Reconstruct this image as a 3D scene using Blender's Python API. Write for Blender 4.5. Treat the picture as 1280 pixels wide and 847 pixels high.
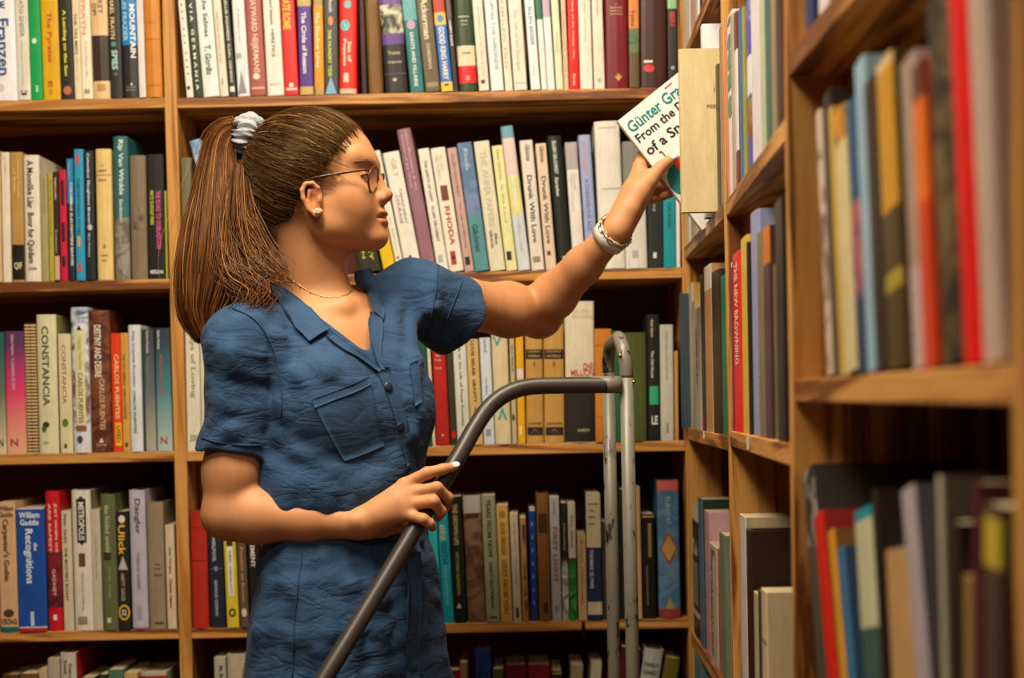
import bpy, bmesh, math, random
import numpy as np
from mathutils import Vector, Matrix

for _o in list(bpy.data.objects):
    bpy.data.objects.remove(_o, do_unlink=True)
SC = bpy.context.scene
COL = SC.collection
random.seed(7)
RNG = np.random.default_rng(7)

# ------------------------------------------------------------------ camera
F_PX, CX, HORIZON = 1833.0, 645.0, 500.0        # focal length and horizon in photo pixels (1280 x 847)
PITCH, ROLL = math.radians(1.5), 0.021
CY = HORIZON + F_PX * math.tan(PITCH)
CAM = np.array([0.0, 0.0, 1.20])
_fw = np.array([0, math.cos(PITCH), -math.sin(PITCH)])
_up = np.array([0, math.sin(PITCH), math.cos(PITCH)])
_rt = np.array([1.0, 0, 0])
RIGHT = _rt * math.cos(ROLL) - _up * math.sin(ROLL)
UP = _up * math.cos(ROLL) + _rt * math.sin(ROLL)
FWD = _fw
cam_data = bpy.data.cameras.new('camera')
cam = bpy.data.objects.new('camera', cam_data)
COL.objects.link(cam)
m3 = Matrix((RIGHT, UP, -FWD)).transposed()
cam.matrix_world = Matrix.Translation(CAM) @ m3.to_4x4()
cam_data.sensor_width = 36.0
cam_data.lens = F_PX * 36.0 / 1280.0
cam_data.shift_x = -(CX - 640.0) / 1280.0
cam_data.shift_y = (CY - 423.5) / 1280.0
cam_data.clip_start = 0.05
cam_data.dof.use_dof = True
cam_data.dof.focus_distance = 2.12
cam_data.dof.aperture_fstop = 3.6
SC.camera = cam

# ------------------------------------------------------------------ light
SC.view_settings.view_transform = 'Standard'
SC.view_settings.look = 'None'
SC.view_settings.gamma = 1.0
SC.view_settings.use_curve_mapping = False
SC.view_settings.exposure = 0.0
world = bpy.data.worlds.new('world')
SC.world = world
world.use_nodes = True
world.node_tree.nodes['Background'].inputs[0].default_value = (1.0, 0.86, 0.7, 1)
world.node_tree.nodes['Background'].inputs[1].default_value = 0.015


def area(name, loc, target, size, power, col):
    l = bpy.data.lights.new(name, 'AREA')
    l.shape = 'RECTANGLE'
    l.size, l.size_y = size
    l.energy = power
    l.color = col
    o = bpy.data.objects.new(name, l)
    o.location = loc
    o.rotation_euler = (Vector(target) - Vector(loc)).to_track_quat('-Z', 'Y').to_euler()
    COL.objects.link(o)
    return o


# ceiling lamps of the shop: two above the aisle and one further back
area('ceiling_lamp_light', (-0.50, 1.25, 2.66), (-0.40, 1.45, 0.0), (0.35, 0.9), 50, (1.0, 0.87, 0.67))
area('ceiling_lamp_light', (0.08, 1.75, 2.66), (0.05, 1.75, 0.0), (0.25, 0.7), 24, (1.0, 0.87, 0.67))
area('ceiling_lamp_light', (-0.6, -0.8, 2.66), (-0.4, 0.6, 0.0), (1.2, 0.35), 14, (1.0, 0.86, 0.67))


def ray(px, py):
    v = FWD + (px - CX) / F_PX * RIGHT - (py - CY) / F_PX * UP
    return v


def P(px, py, d):
    """world point seen at photo pixel (px, py) at depth d (metres along +Y from the camera)"""
    v = ray(px, py)
    return CAM + v * (d / v[1])


def onplane(px, py, q, n):
    v = ray(px, py)
    return CAM + v * (np.dot(np.asarray(q) - CAM, n) / np.dot(v, n))


# ------------------------------------------------------------------ materials
MATS = {}


def srgb(h):
    h = h.lstrip('#')
    if len(h) == 3:
        h = ''.join(c * 2 for c in h)
    return tuple((c / 12.92 if c <= 0.04045 else ((c + 0.055) / 1.055) ** 2.4) for c in (int(h[i:i + 2], 16) / 255 for i in (0, 2, 4)))


class NT:
    def __init__(self, name):
        self.m = bpy.data.materials.new(name)
        self.m.use_nodes = True
        self.t = self.m.node_tree
        self.b = self.t.nodes['Principled BSDF']

    def n(self, kind, **kw):
        x = self.t.nodes.new(kind)
        for k, v in kw.items():
            if k.startswith('i_'):
                x.inputs[k[2:].replace('_', ' ')].default_value = v
            else:
                setattr(x, k, v)
        return x

    def l(self, a, b):
        self.t.links.new(a, b)

    def ramp(self, fac, stops):
        r = self.n('ShaderNodeValToRGB')
        e = r.color_ramp.elements
        e[0].position, e[0].color = stops[0][0], (*stops[0][1], 1)
        e[1].position, e[1].color = stops[1][0], (*stops[1][1], 1)
        for p, c in stops[2:]:
            k = e.new(p)
            k.color = (*c, 1)
        self.l(fac, r.inputs['Fac'])
        return r.outputs['Color']

    def bump(self, h, strength, dist=0.001):
        b = self.n('ShaderNodeBump', i_Strength=strength, i_Distance=dist)
        self.l(h, b.inputs['Height'])
        self.l(b.outputs['Normal'], self.b.inputs['Normal'])


def mat_plain(name, col, rough=0.5, metal=0.0, spec=0.5, coat=0.0):
    key = ('plain', name)
    if key in MATS:
        return MATS[key]
    t = NT(name)
    nz = t.n('ShaderNodeTexNoise', i_Scale=60.0, i_Detail=3.0)
    c = srgb(col)
    out = t.ramp(nz.outputs['Fac'], [(0.3, tuple(x * 0.86 for x in c)), (0.7, tuple(min(1, x * 1.06) for x in c))])
    t.l(out, t.b.inputs['Base Color'])
    t.b.inputs['Roughness'].default_value = rough
    t.b.inputs['Metallic'].default_value = metal
    t.b.inputs['Specular IOR Level'].default_value = spec
    t.b.inputs['Coat Weight'].default_value = coat
    MATS[key] = t.m
    return t.m


def mat_book(col, rough=0.42):
    key = ('book', col, rough)
    if key in MATS:
        return MATS[key]
    t = NT('book_cover_' + col.lstrip('#'))
    c = srgb(col)
    tc = t.n('ShaderNodeTexCoord')
    mp = t.n('ShaderNodeMapping')
    mp.inputs['Scale'].default_value = (1, 1, 0.25)
    t.l(tc.outputs['Object'], mp.inputs['Vector'])
    nz = t.n('ShaderNodeTexNoise', i_Scale=90.0, i_Detail=4.0, i_Roughness=0.65)
    t.l(mp.outputs['Vector'], nz.inputs['Vector'])
    out = t.ramp(nz.outputs['Fac'], [(0.28, tuple(x * 0.84 for x in c)), (0.62, tuple(min(1, x * 1.04) for x in c))])
    t.l(out, t.b.inputs['Base Color'])
    t.b.inputs['Roughness'].default_value = rough
    t.b.inputs['Specular IOR Level'].default_value = 0.35
    nf = t.n('ShaderNodeTexNoise', i_Scale=700.0, i_Detail=2.0)
    t.l(tc.outputs['Object'], nf.inputs['Vector'])
    t.bump(nf.outputs['Fac'], 0.12, 0.0006)
    MATS[key] = t.m
    return t.m


def mat_grad(c_top, c_bot, h, rough=0.4, mid=None):
    """cover printed with a colour running from top to bottom"""
    key = ('grad', c_top, c_bot, mid, round(h, 3))
    if key in MATS:
        return MATS[key]
    t = NT('book_cover_fade')
    tc = t.n('ShaderNodeTexCoord')
    sx = t.n('ShaderNodeSeparateXYZ')
    t.l(tc.outputs['Object'], sx.inputs[0])
    dv = t.n('ShaderNodeMath', operation='DIVIDE')
    dv.inputs[1].default_value = h
    t.l(sx.outputs['Z'], dv.inputs[0])
    st = [(0.05, srgb(c_bot)), (0.9, srgb(c_top))]
    if mid:
        st.append((0.5, srgb(mid)))
    t.l(t.ramp(dv.outputs[0], st), t.b.inputs['Base Color'])
    t.b.inputs['Roughness'].default_value = rough
    MATS[key] = t.m
    return t.m


def mat_mottle(ca, cb, scale=30.0, rough=0.5):
    key = ('mottle', ca, cb, scale)
    if key in MATS:
        return MATS[key]
    t = NT('book_cover_mottled')
    tc = t.n('ShaderNodeTexCoord')
    nz = t.n('ShaderNodeTexNoise', i_Scale=scale, i_Detail=4.0, i_Distortion=1.2)
    t.l(tc.outputs['Object'], nz.inputs['Vector'])
    t.l(t.ramp(nz.outputs['Fac'], [(0.42, srgb(ca)), (0.58, srgb(cb))]), t.b.inputs['Base Color'])
    t.b.inputs['Roughness'].default_value = rough
    MATS[key] = t.m
    return t.m


def mat_stripe(ca, cb, n, h):
    """horizontal printed stripes"""
    t = NT('book_cover_striped')
    tc = t.n('ShaderNodeTexCoord')
    sx = t.n('ShaderNodeSeparateXYZ')
    t.l(tc.outputs['Object'], sx.inputs[0])
    mu = t.n('ShaderNodeMath', operation='MULTIPLY')
    mu.inputs[1].default_value = n / h
    t.l(sx.outputs['Z'], mu.inputs[0])
    fr = t.n('ShaderNodeMath', operation='FRACT')
    t.l(mu.outputs[0], fr.inputs[0])
    gt = t.n('ShaderNodeMath', operation='GREATER_THAN')
    gt.inputs[1].default_value = 0.5
    t.l(fr.outputs[0], gt.inputs[0])
    t.l(t.ramp(gt.outputs[0], [(0.0, srgb(ca)), (1.0, srgb(cb))]), t.b.inputs['Base Color'])
    t.b.inputs['Roughness'].default_value = 0.45
    return t.m


def mat_ink(col):
    key = ('ink', col)
    if key in MATS:
        return MATS[key]
    t = NT('print_ink_' + col.lstrip('#'))
    nz = t.n('ShaderNodeTexNoise', i_Scale=200.0)
    c = srgb(col)
    t.l(t.ramp(nz.outputs['Fac'], [(0.3, tuple(x * 0.9 for x in c)), (0.7, c)]), t.b.inputs['Base Color'])
    t.b.inputs['Roughness'].default_value = 0.45
    MATS[key] = t.m
    return t.m


def mat_pages():
    if 'pages' in MATS:
        return MATS['pages']
    t = NT('book_pages')
    tc = t.n('ShaderNodeTexCoord')
    mp = t.n('ShaderNodeMapping')
    mp.inputs['Scale'].default_value = (900, 8, 8)
    t.l(tc.outputs['Object'], mp.inputs['Vector'])
    nz = t.n('ShaderNodeTexNoise', i_Scale=1.0, i_Detail=2.0)
    t.l(mp.outputs['Vector'], nz.inputs['Vector'])
    t.l(t.ramp(nz.outputs['Fac'], [(0.3, srgb('#8a7350')), (0.7, srgb('#cdbb94'))]), t.b.inputs['Base Color'])
    t.b.inputs['Roughness'].default_value = 0.8
    t.bump(nz.outputs['Fac'], 0.3, 0.0008)
    MATS['pages'] = t.m
    return t.m


def mat_wood(axis, tone=1.0):
    key = ('wood', axis, tone)
    if key in MATS:
        return MATS[key]
    t = NT('pine_wood_' + axis)
    tc = t.n('ShaderNodeTexCoord')
    oi = t.n('ShaderNodeObjectInfo')
    mp = t.n('ShaderNodeMapping')
    s = {'x': (1.2, 22, 22), 'y': (22, 1.2, 22), 'z': (22, 22, 1.2)}[axis]
    mp.inputs['Scale'].default_value = s
    ad = t.n('ShaderNodeVectorMath', operation='ADD')
    t.l(tc.outputs['Object'], ad.inputs[0])
    sc = t.n('ShaderNodeVectorMath', operation='SCALE')
    sc.inputs['Scale'].default_value = 7.0
    cb = t.n('ShaderNodeCombineXYZ')
    for k in range(3):
        t.l(oi.outputs['Random'], cb.inputs[k])
    t.l(cb.outputs[0], sc.inputs[0])
    t.l(sc.outputs[0], ad.inputs[1])
    t.l(ad.outputs[0], mp.inputs['Vector'])
    nz = t.n('ShaderNodeTexNoise', i_Scale=1.0, i_Detail=5.0, i_Roughness=0.6, i_Distortion=0.8)
    t.l(mp.outputs['Vector'], nz.inputs['Vector'])
    wv = t.n('ShaderNodeMath', operation='SINE')
    mu = t.n('ShaderNodeMath', operation='MULTIPLY')
    mu.inputs[1].default_value = 26.0
    t.l(nz.outputs['Fac'], mu.inputs[0])
    t.l(mu.outputs[0], wv.inputs[0])
    mx = t.n('ShaderNodeMath', operation='MULTIPLY_ADD')
    mx.inputs[1].default_value = 0.22
    t.l(wv.outputs[0], mx.inputs[0])
    t.l(nz.outputs['Fac'], mx.inputs[2])
    k = tone
    c0 = tuple(v * k for v in srgb('#6a3b14'))
    c1 = tuple(v * k for v in srgb('#ab7232'))
    c2 = tuple(v * k for v in srgb('#c68f4b'))
    t.l(t.ramp(mx.outputs[0], [(0.22, c0), (0.5, c1), (0.8, c2)]), t.b.inputs['Base Color'])
    t.b.inputs['Roughness'].default_value = 0.48
    t.b.inputs['Specular IOR Level'].default_value = 0.4
    t.bump(nz.outputs['Fac'], 0.15, 0.001)
    MATS[key] = t.m
    return t.m


# ------------------------------------------------------------------ object helpers
def tag(o, label=None, cat=None, group=None, kind=None):
    if label:
        o['label'] = label
    if cat:
        o['category'] = cat
    if group:
        o['group'] = group
    if kind:
        o['kind'] = kind
    return o


def empty(name, loc=(0, 0, 0), mw=None):
    o = bpy.data.objects.new(name, None)
    o.empty_display_size = 0.05
    COL.objects.link(o)
    o.matrix_world = mw if mw is not None else Matrix.Translation(loc)
    return o


def link(name, me, mats, parent=None):
    o = bpy.data.objects.new(name, me)
    COL.objects.link(o)
    for m in (mats if isinstance(mats, (list, tuple)) else [mats]):
        if m.name not in [x.name for x in me.materials if x]:
            me.materials.append(m)
    if parent is not None:
        o.parent = parent
    return o


def mesh(name, verts, faces, mats, parent=None, smooth=False, fmat=None):
    me = bpy.data.meshes.new(name)
    me.from_pydata([tuple(map(float, v)) for v in verts], [], [tuple(map(int, f)) for f in faces])
    for m in (mats if isinstance(mats, (list, tuple)) else [mats]):
        me.materials.append(m)
    if fmat is not None:
        me.polygons.foreach_set('material_index', fmat)
    if smooth:
        me.polygons.foreach_set('use_smooth', [True] * len(me.polygons))
    me.update()
    o = bpy.data.objects.new(name, me)
    COL.objects.link(o)
    if parent is not None:
        o.parent = parent
    return o


def hexa(name, pts, mat, parent=None, bevel=0.0015):
    """solid from 8 points: 4 bottom (ccw) then 4 top; local origin at its centre"""
    pts = [Vector(p) for p in pts]
    c = sum(pts, Vector()) / 8
    bm = bmesh.new()
    v = [bm.verts.new(p - c) for p in pts]
    for f in ((3, 2, 1, 0), (4, 5, 6, 7), (0, 1, 5, 4), (1, 2, 6, 5), (2, 3, 7, 6), (3, 0, 4, 7)):
        bm.faces.new([v[i] for i in f])
    if bevel:
        bmesh.ops.bevel(bm, geom=list(bm.edges), offset=bevel, segments=2, affect='EDGES', profile=0.5)
    bmesh.ops.recalc_face_normals(bm, faces=bm.faces)
    me = bpy.data.meshes.new(name)
    bm.to_mesh(me)
    bm.free()
    me.materials.append(mat)
    o = bpy.data.objects.new(name, me)
    COL.objects.link(o)
    o.location = c
    if parent is not None:
        o.parent = parent
        o.matrix_parent_inverse = parent.matrix_world.inverted()
    return o


def box(name, a, b, mat, parent=None, bevel=0.0015):
    (x0, y0, z0), (x1, y1, z1) = a, b
    return hexa(name, [(x0, y0, z0), (x1, y0, z0), (x1, y1, z0), (x0, y1, z0),
                       (x0, y0, z1), (x1, y0, z1), (x1, y1, z1), (x0, y1, z1)], mat, parent, bevel)


def tube(name, pts, rad, mat, parent=None, seg=16, closed=False, caps=True):
    """round tube through a list of points, rad a number or a list"""
    pts = [Vector(p) for p in pts]
    n = len(pts)
    rad = [rad] * n if not hasattr(rad, '__len__') else rad
    V, Fc = [], []
    up = None
    for i, p in enumerate(pts):
        if closed:
            t = (pts[(i + 1) % n] - pts[i - 1]).normalized()
        else:
            t = (pts[min(i + 1, n - 1)] - pts[max(i - 1, 0)]).normalized()
        if up is None:
            up = t.orthogonal().normalized()
        up = (up - t * up.dot(t)).normalized()
        w = t.cross(up)
        for k in range(seg):
            a = 2 * math.pi * k / seg
            V.append(p + (up * math.cos(a) + w * math.sin(a)) * rad[i])
    for i in range(n if closed else n - 1):
        for k in range(seg):
            j, i2 = (k + 1) % seg, (i + 1) % n
            Fc.append((i * seg + k, i * seg + j, i2 * seg + j, i2 * seg + k))
    if caps and not closed:
        Fc.append(tuple(range(seg))[::-1])
        Fc.append(tuple((n - 1) * seg + k for k in range(seg)))
    return mesh(name, V, Fc, mat, parent, smooth=True)


def spline(pts, n):
    """Catmull-Rom through points (any dimension), n samples"""
    p = np.asarray(pts, float)
    m = len(p)
    q = np.vstack([2 * p[0] - p[1], p, 2 * p[-1] - p[-2]])
    out = []
    for s in np.linspace(0, m - 1 - 1e-9, n):
        i = int(s)
        t = s - i
        a, b, c, d = q[i], q[i + 1], q[i + 2], q[i + 3]
        out.append(0.5 * (2 * b + (c - a) * t + (2 * a - 5 * b + 4 * c - d) * t * t + (3 * b - a - 3 * c + d) * t ** 3))
    return np.array(out)
# ------------------------------------------------------------------ the room
D = 2.70                                   # front plane of the back bookcase
M_WALL = mat_plain('wall_paint', '#7a6248', 0.85)
M_CEIL = mat_plain('ceiling_paint', '#a89c88', 0.9)
M_FLOOR = mat_wood('y', 0.3)
for nm, a, b, m in (('floor', (-3.2, -2.4, -0.05), (1.2, 3.1, 0.0), M_FLOOR),
                    ('ceiling', (-3.2, -2.4, 2.75), (1.2, 3.1, 2.8), M_CEIL),
                    ('wall_back', (-3.2, 3.02, 0.0), (1.2, 3.1, 2.75), M_WALL),
                    ('wall_right', (0.66, -2.4, 0.0), (0.74, 3.02, 2.75), M_WALL),
                    ('wall_left', (-3.28, -2.4, 0.0), (-3.2, 3.1, 2.75), M_WALL),
                    ('wall_front', (-3.2, -2.48, 0.0), (1.2, -2.4, 2.75), M_WALL)):
    tag(box(nm, a, b, m, None, 0), kind='structure')

WX, WY, WZ = mat_wood('x'), mat_wood('y'), mat_wood('z')
WBACK = mat_plain('stained_back_board', '#5e2c1a', 0.7)

# ------------------------------------------------------------------ back bookcase (three uprights, two bays)
BDEEP = 0.27
back = empty('bookcase', (0.0, D, 0.0))
tag(back, 'tall pine bookcase along the wall behind the woman, filled with upright books', 'bookcase')


def zback(px, py):
    return P(px, py, D)[2]


def xback(px, py):
    return P(px, py, D)[0]


UPR = []
for xl, xr in ((-160, -143), (206.5, 222), (853.5, 866)):
    x0, x1 = xback(xl, 160), xback(xr, 160)
    if xl == 853.5:
        x0, x1 = xback(854.5, 420), xback(867, 420)
    UPR.append((x0, x1))
    box('upright', (x0, D, 0.0), (x1, D + BDEEP, 2.35), WZ, back)
TH = 0.019
BAY = [(UPR[0][1], UPR[1][0]), (UPR[1][1], UPR[2][0])]
# shelf top heights read at one pixel each: left bay, wide bay
SHELF = [[zback(100, 123.5), zback(100, 350.5), zback(100, 566), zback(110, 788)],
         [zback(520, 115.5), zback(640, 338.5), zback(690, 554), zback(690, 776)]]
for bay in (0, 1):
    s = SHELF[bay]
    s.append(s[3] - 0.318)
    lv = [2.33, s[0] + 0.33] + s + [s[4] - 0.33]
    for z in lv:
        box('shelf_board', (BAY[bay][0], D + 0.002, z - TH), (BAY[bay][1], D + BDEEP - 0.012, z), WX, back)
    SHELF[bay] = s
box('back_panel', (UPR[0][1], D + BDEEP - 0.012, 0.0), (UPR[2][0], D + BDEEP - 0.002, 2.33), WBACK, back, 0)
# small metal shelf clip hanging from the edge of the fourth shelf
c = P(729, 784, D - 0.001)
o = box('shelf_clip', (c[0] - 0.003, D - 0.004, c[2] - 0.018), (c[0] + 0.003, D + 0.001, c[2] + 0.012),
        mat_plain('clip_metal', '#2a2018', 0.4, 0.8), back, 0.001)

# ------------------------------------------------------------------ side bookcase (three bays running towards the camera)
Y0, X0 = D - 0.002, UPR[2][0] + 0.002
X1y, X2y, X3y = 2.076, 1.444, 0.794
UP_PT = [np.array([X0, Y0]), np.array([P(908, 450, X1y)[0], X1y]),
         np.array([P(985, 420, X2y)[0], X2y]), np.array([P(1264, 420, X3y)[0], X3y])]
SDEEP = 0.26
XB = 0.60                                   # back of the side bookcase
side = empty('bookcase', (0.45, 1.6, 0.0))
tag(side, 'pine bookcase standing at a right angle to the book wall beside the grey ladder rail', 'bookcase')
SEG = []
for i in range(3):
    a, b = UP_PT[i], UP_PT[i + 1]
    t = (b - a) / np.linalg.norm(b - a)             # towards the camera
    nrm = np.array([t[1], -t[0]])                   # out of the shelf, towards -X
    if nrm[0] > 0:
        nrm = -nrm
    SEG.append((a, b, t, nrm))


def side_pt(i, px, py, inset=0.0):
    """point on the front plane of bay i of the side bookcase, seen at a pixel"""
    a, b, t, nrm = SEG[i]
    q = np.array([a[0], a[1], 0]) - np.array([nrm[0], nrm[1], 0]) * inset
    return onplane(px, py, q, np.array([nrm[0], nrm[1], 0.0]))


# uprights: the far panel, two dividers, the near end
UT = 0.019
box('upright', (X0 + 0.001, Y0 - 0.012, 0.0), (XB, Y0, 2.35), WZ, side)
for k in (1, 2, 3):
    x, y = UP_PT[k]
    box('upright', (x, y - UT, 0.0), (XB, y, 2.35), WZ, side)
box('back_panel', (XB, UP_PT[3][1] - UT, 0.0), (XB + 0.01, Y0, 2.35), WBACK, side, 0)
# shelf undersides read at pixels (bay 0: corner, 1: middle, 2: end)
SUND = [[side_pt(0, 863, 59)[2], side_pt(0, 871, 307)[2], side_pt(0, 858, 549)[2], side_pt(0, 866, 808)[2]],
        [None, side_pt(1, 908.5, 269)[2], side_pt(1, 909.5, 557)[2], None],
        [side_pt(2, 993, 86)[2], side_pt(2, 996, 503)[2], None, None]]
SUND[0].append(SUND[0][3] - 0.34)
SUND[1][0] = SUND[1][1] + 0.335
SUND[1][3] = SUND[1][2] - 0.40
SUND[1].append(SUND[1][3] - 0.33)
SUND[2][2] = SUND[2][1] - 0.345
SUND[2][3] = SUND[2][2] - 0.33
SUND[2].append(SUND[2][3] - 0.28)
STH = 0.022
for i in range(3):
    a, b, t, nrm = SEG[i]
    ya, yb = a[1] - (0.013 if i == 0 else UT + 0.0005), b[1] + 0.0005
    xa = a[0] + (b[0] - a[0]) * (ya - a[1]) / (b[1] - a[1]) + 0.001
    xb = b[0] + 0.001
    top = [SUND[i][0] + 0.335]
    for z in top + SUND[i]:
        if z is None or z < 0.01 or z > 2.3:
            continue
        hexa('shelf_board', [(xb, yb, z), (XB - 0.001, yb, z), (XB - 0.001, ya, z), (xa, ya, z),
                             (xb, yb, z + STH), (XB - 0.001, yb, z + STH), (XB - 0.001, ya, z + STH), (xa, ya, z + STH)],
             WY, side)
SST = [[z + STH for z in s] for s in SUND]          # shelf tops
# little paper price tags and wire clips on the shelf edges of the side bookcase
M_TAG = mat_plain('tag_paper', '#c9c3b4', 0.7)
for (i, px, py, w, h) in ((0, 879, 543, 0.012, 0.012), (1, 934, 554, 0.017, 0.015)):
    q = side_pt(i, px, py, -0.001)
    a, b, t, nrm = SEG[i]
    tt = np.array([t[0], t[1], 0]); nn = np.array([nrm[0], nrm[1], 0]); u = np.array([0, 0, 1.0])
    pts = []
    for dz in (-h / 2, h / 2):
        for (s1, s2) in ((-1, 0), (1, 0), (1, 1), (-1, 1)):
            pts.append(q + tt * s1 * w / 2 - nn * 0.0015 * s2 + u * dz)
    hexa('shelf_tag', pts, M_TAG, side, 0)
# shelf pin holes in the back of the end bay
# ------------------------------------------------------------------ books
BOOKS = []          # every book waits here until its lettering is ready
TEXTS = {}          # text -> mesh data (unit box)


def solve_py(px, z, planefn):
    """pixel row at which column px shows height z on a plane"""
    a, b = 300.0, 700.0
    for _ in range(6):
        za, zb = planefn(px, a)[2], planefn(px, b)[2]
        c = a + (z - za) * (b - a) / (zb - za)
        a, b = c, c + 5.0
    return a


def B(x0, x1, ytop, col, desc, *titles, bands=(), lean=None, hard=False, out=0.0, dep=None, mat=None, page=True, board=None, yref=None):
    return dict(x0=x0, x1=x1, ytop=ytop, col=col, desc=desc, titles=titles, bands=bands, lean=lean, hard=hard, out=out,
                dep=dep, mat=mat, board=board, yref=yref)


def add_row(where, zshelf, Z, lean, books, phrase, group, ztop=9.0, umax=None):
    """where = ('back',) or ('side', bay).  Z = (x, y, scale) of the frame in which the row was measured."""
    rx, ry, s = Z
    if where[0] == 'back':
        fn = lambda px, py: P(px, py, D + 0.001)
        tdir = np.array([1.0, 0, 0]); ndir = np.array([0, -1.0, 0])
    else:
        i = where[1]
        fn = lambda px, py: side_pt(i, px, py, 0.004)
        a, b, t, nrm = SEG[i]
        tdir = np.array([t[0], t[1], 0]); ndir = np.array([nrm[0], nrm[1], 0])
    zf = np.array([0, 0, 1.0])
    prev = add_row.prev.get((where, round(zshelf, 4)))
    if prev is None and where == ('back', 1):
        prev = (BAY[1][0] + 0.0005, 0.0, 0.3)
    for bk in books:
        ln = lean if bk['lean'] is None else bk['lean']
        px0, px1, pyt = rx + bk['x0'] / s, rx + bk['x1'] / s, ry + bk['ytop'] / s
        pyb = solve_py(px0, zshelf, fn)
        if bk['yref'] is not None:
            dl = (ln or 0.0) * (pyb - (ry + bk['yref'] / s))
            px0 += dl; px1 += dl
            pyb = solve_py(px0, zshelf, fn)
        p0 = fn(px0, pyb)
        p1 = fn(px1, solve_py(px1, zshelf, fn))
        if ln is None:
            pt = fn(px0, pyt)
            phi = 0.0
            h = pt[2] - p0[2]
        else:
            pt = fn(px0 - ln * (pyb - pyt), pyt)
            dx = np.dot(pt - p0, tdir); dz = pt[2] - p0[2]
            phi = math.atan2(dx, dz)
            h = math.hypot(dx, dz)
        if h * math.cos(phi) + 0.05 * abs(math.sin(phi)) > ztop - zshelf - 0.004:
            h = (ztop - zshelf - 0.004 - 0.05 * abs(math.sin(phi))) / math.cos(phi)
        u0 = np.dot(p0, tdir); u1 = np.dot(p1, tdir)
        if prev is not None:                      # keep clear of the neighbour already standing there
            pu, pphi, ph = prev
            u0 = max(u0, pu + 0.0004)
            if u1 - u0 < 0.004:
                u1 = u0 + 0.004
            hm = min(ph, h)
            if u0 + math.tan(phi) * hm < pu + math.tan(pphi) * hm + 0.0003:
                phi = math.atan((pu + math.tan(pphi) * hm + 0.0004 - u0) / hm)
        if umax is not None and u1 > umax - 0.0006:
            u1 = umax - 0.0006
            if u1 - u0 < 0.003:
                continue
        if umax is not None and phi > 0 and u1 + h * math.sin(phi) > umax:
            phi = 0.0
        tk = (u1 - u0) * math.cos(phi) - 0.0003
        prev = (u1, phi, h)
        org = p0 + tdir * (u0 - np.dot(p0, tdir)) + ndir * (bk['out'] + random.uniform(-0.003, 0.002))
        ax = math.cos(phi) * tdir - math.sin(phi) * zf
        az = math.cos(phi) * zf + math.sin(phi) * tdir
        if phi > 0:       # leaning the other way: rests on its other corner
            org = org + zf * (tk * math.sin(phi))
        org = org + zf * 0.0003
        ybz = (pyb - ry) * s
        mw = Matrix(((ax[0], -ndir[0], az[0], org[0]), (ax[1], -ndir[1], az[1], org[1]), (ax[2], -ndir[2], az[2], org[2]), (0, 0, 0, 1)))
        fr = lambda y: (y - bk['ytop']) / (ybz - bk['ytop'])
        BOOKS.append(dict(mw=mw, t=tk, h=h, col=bk['col'], desc=bk['desc'], phrase=phrase, group=group, hard=bk['hard'], mat=bk['mat'],
                          board=bk['board'],
                          dep=bk['dep'] or (random.uniform(.15, .17) if bk['hard'] else random.uniform(.125, .15)),
                          bands=[(fr(a), fr(b), c) for a, b, c in bk['bands']],
                          titles=[(q[0], q[1], fr(q[2]), fr(q[3]), *q[4:]) for q in bk['titles']]))
    add_row.prev[(where, round(zshelf, 4))] = prev


add_row.prev = {}
W_ = '#e8e4d8'
ZA, ZB, ZC, ZD = (0, 0, 5.333), (210, 0, 5.12), (440, 0, 5.818), (640, 0, 4.923)
ZE, ZF, ZG = (0, 150, 3.85), (0, 370, 3.85), (0, 590, 3.296)
ZH, ZI = (460, 140, 4.033), (660, 130, 3.85)
ZJ, ZK = (510, 370, 4.237), (670, 370, 4.235)
ZL, ZM, ZN = (220, 580, 3.17), (530, 580, 3.174), (690, 580, 3.17)
PX = (0, 0, 1)
LP, CP = 'at her back', 'beside the ladder rail'
BACKROW = ('top shelf', 'second shelf', 'third shelf', 'fourth shelf', 'lowest visible shelf')


def back_row(bay, lv, Z, lean, books):
    ph = BACKROW[lv] + (' of bay behind her back' if bay == 0 else ' of bay behind ladder rail')
    zt = SHELF[bay][lv - 1] - TH if lv else SHELF[bay][0] + 0.33 - TH
    add_row(('back', bay), SHELF[bay][lv], Z, lean, books, ph, 'books on the ' + ph, zt, BAY[bay][1])


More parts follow.
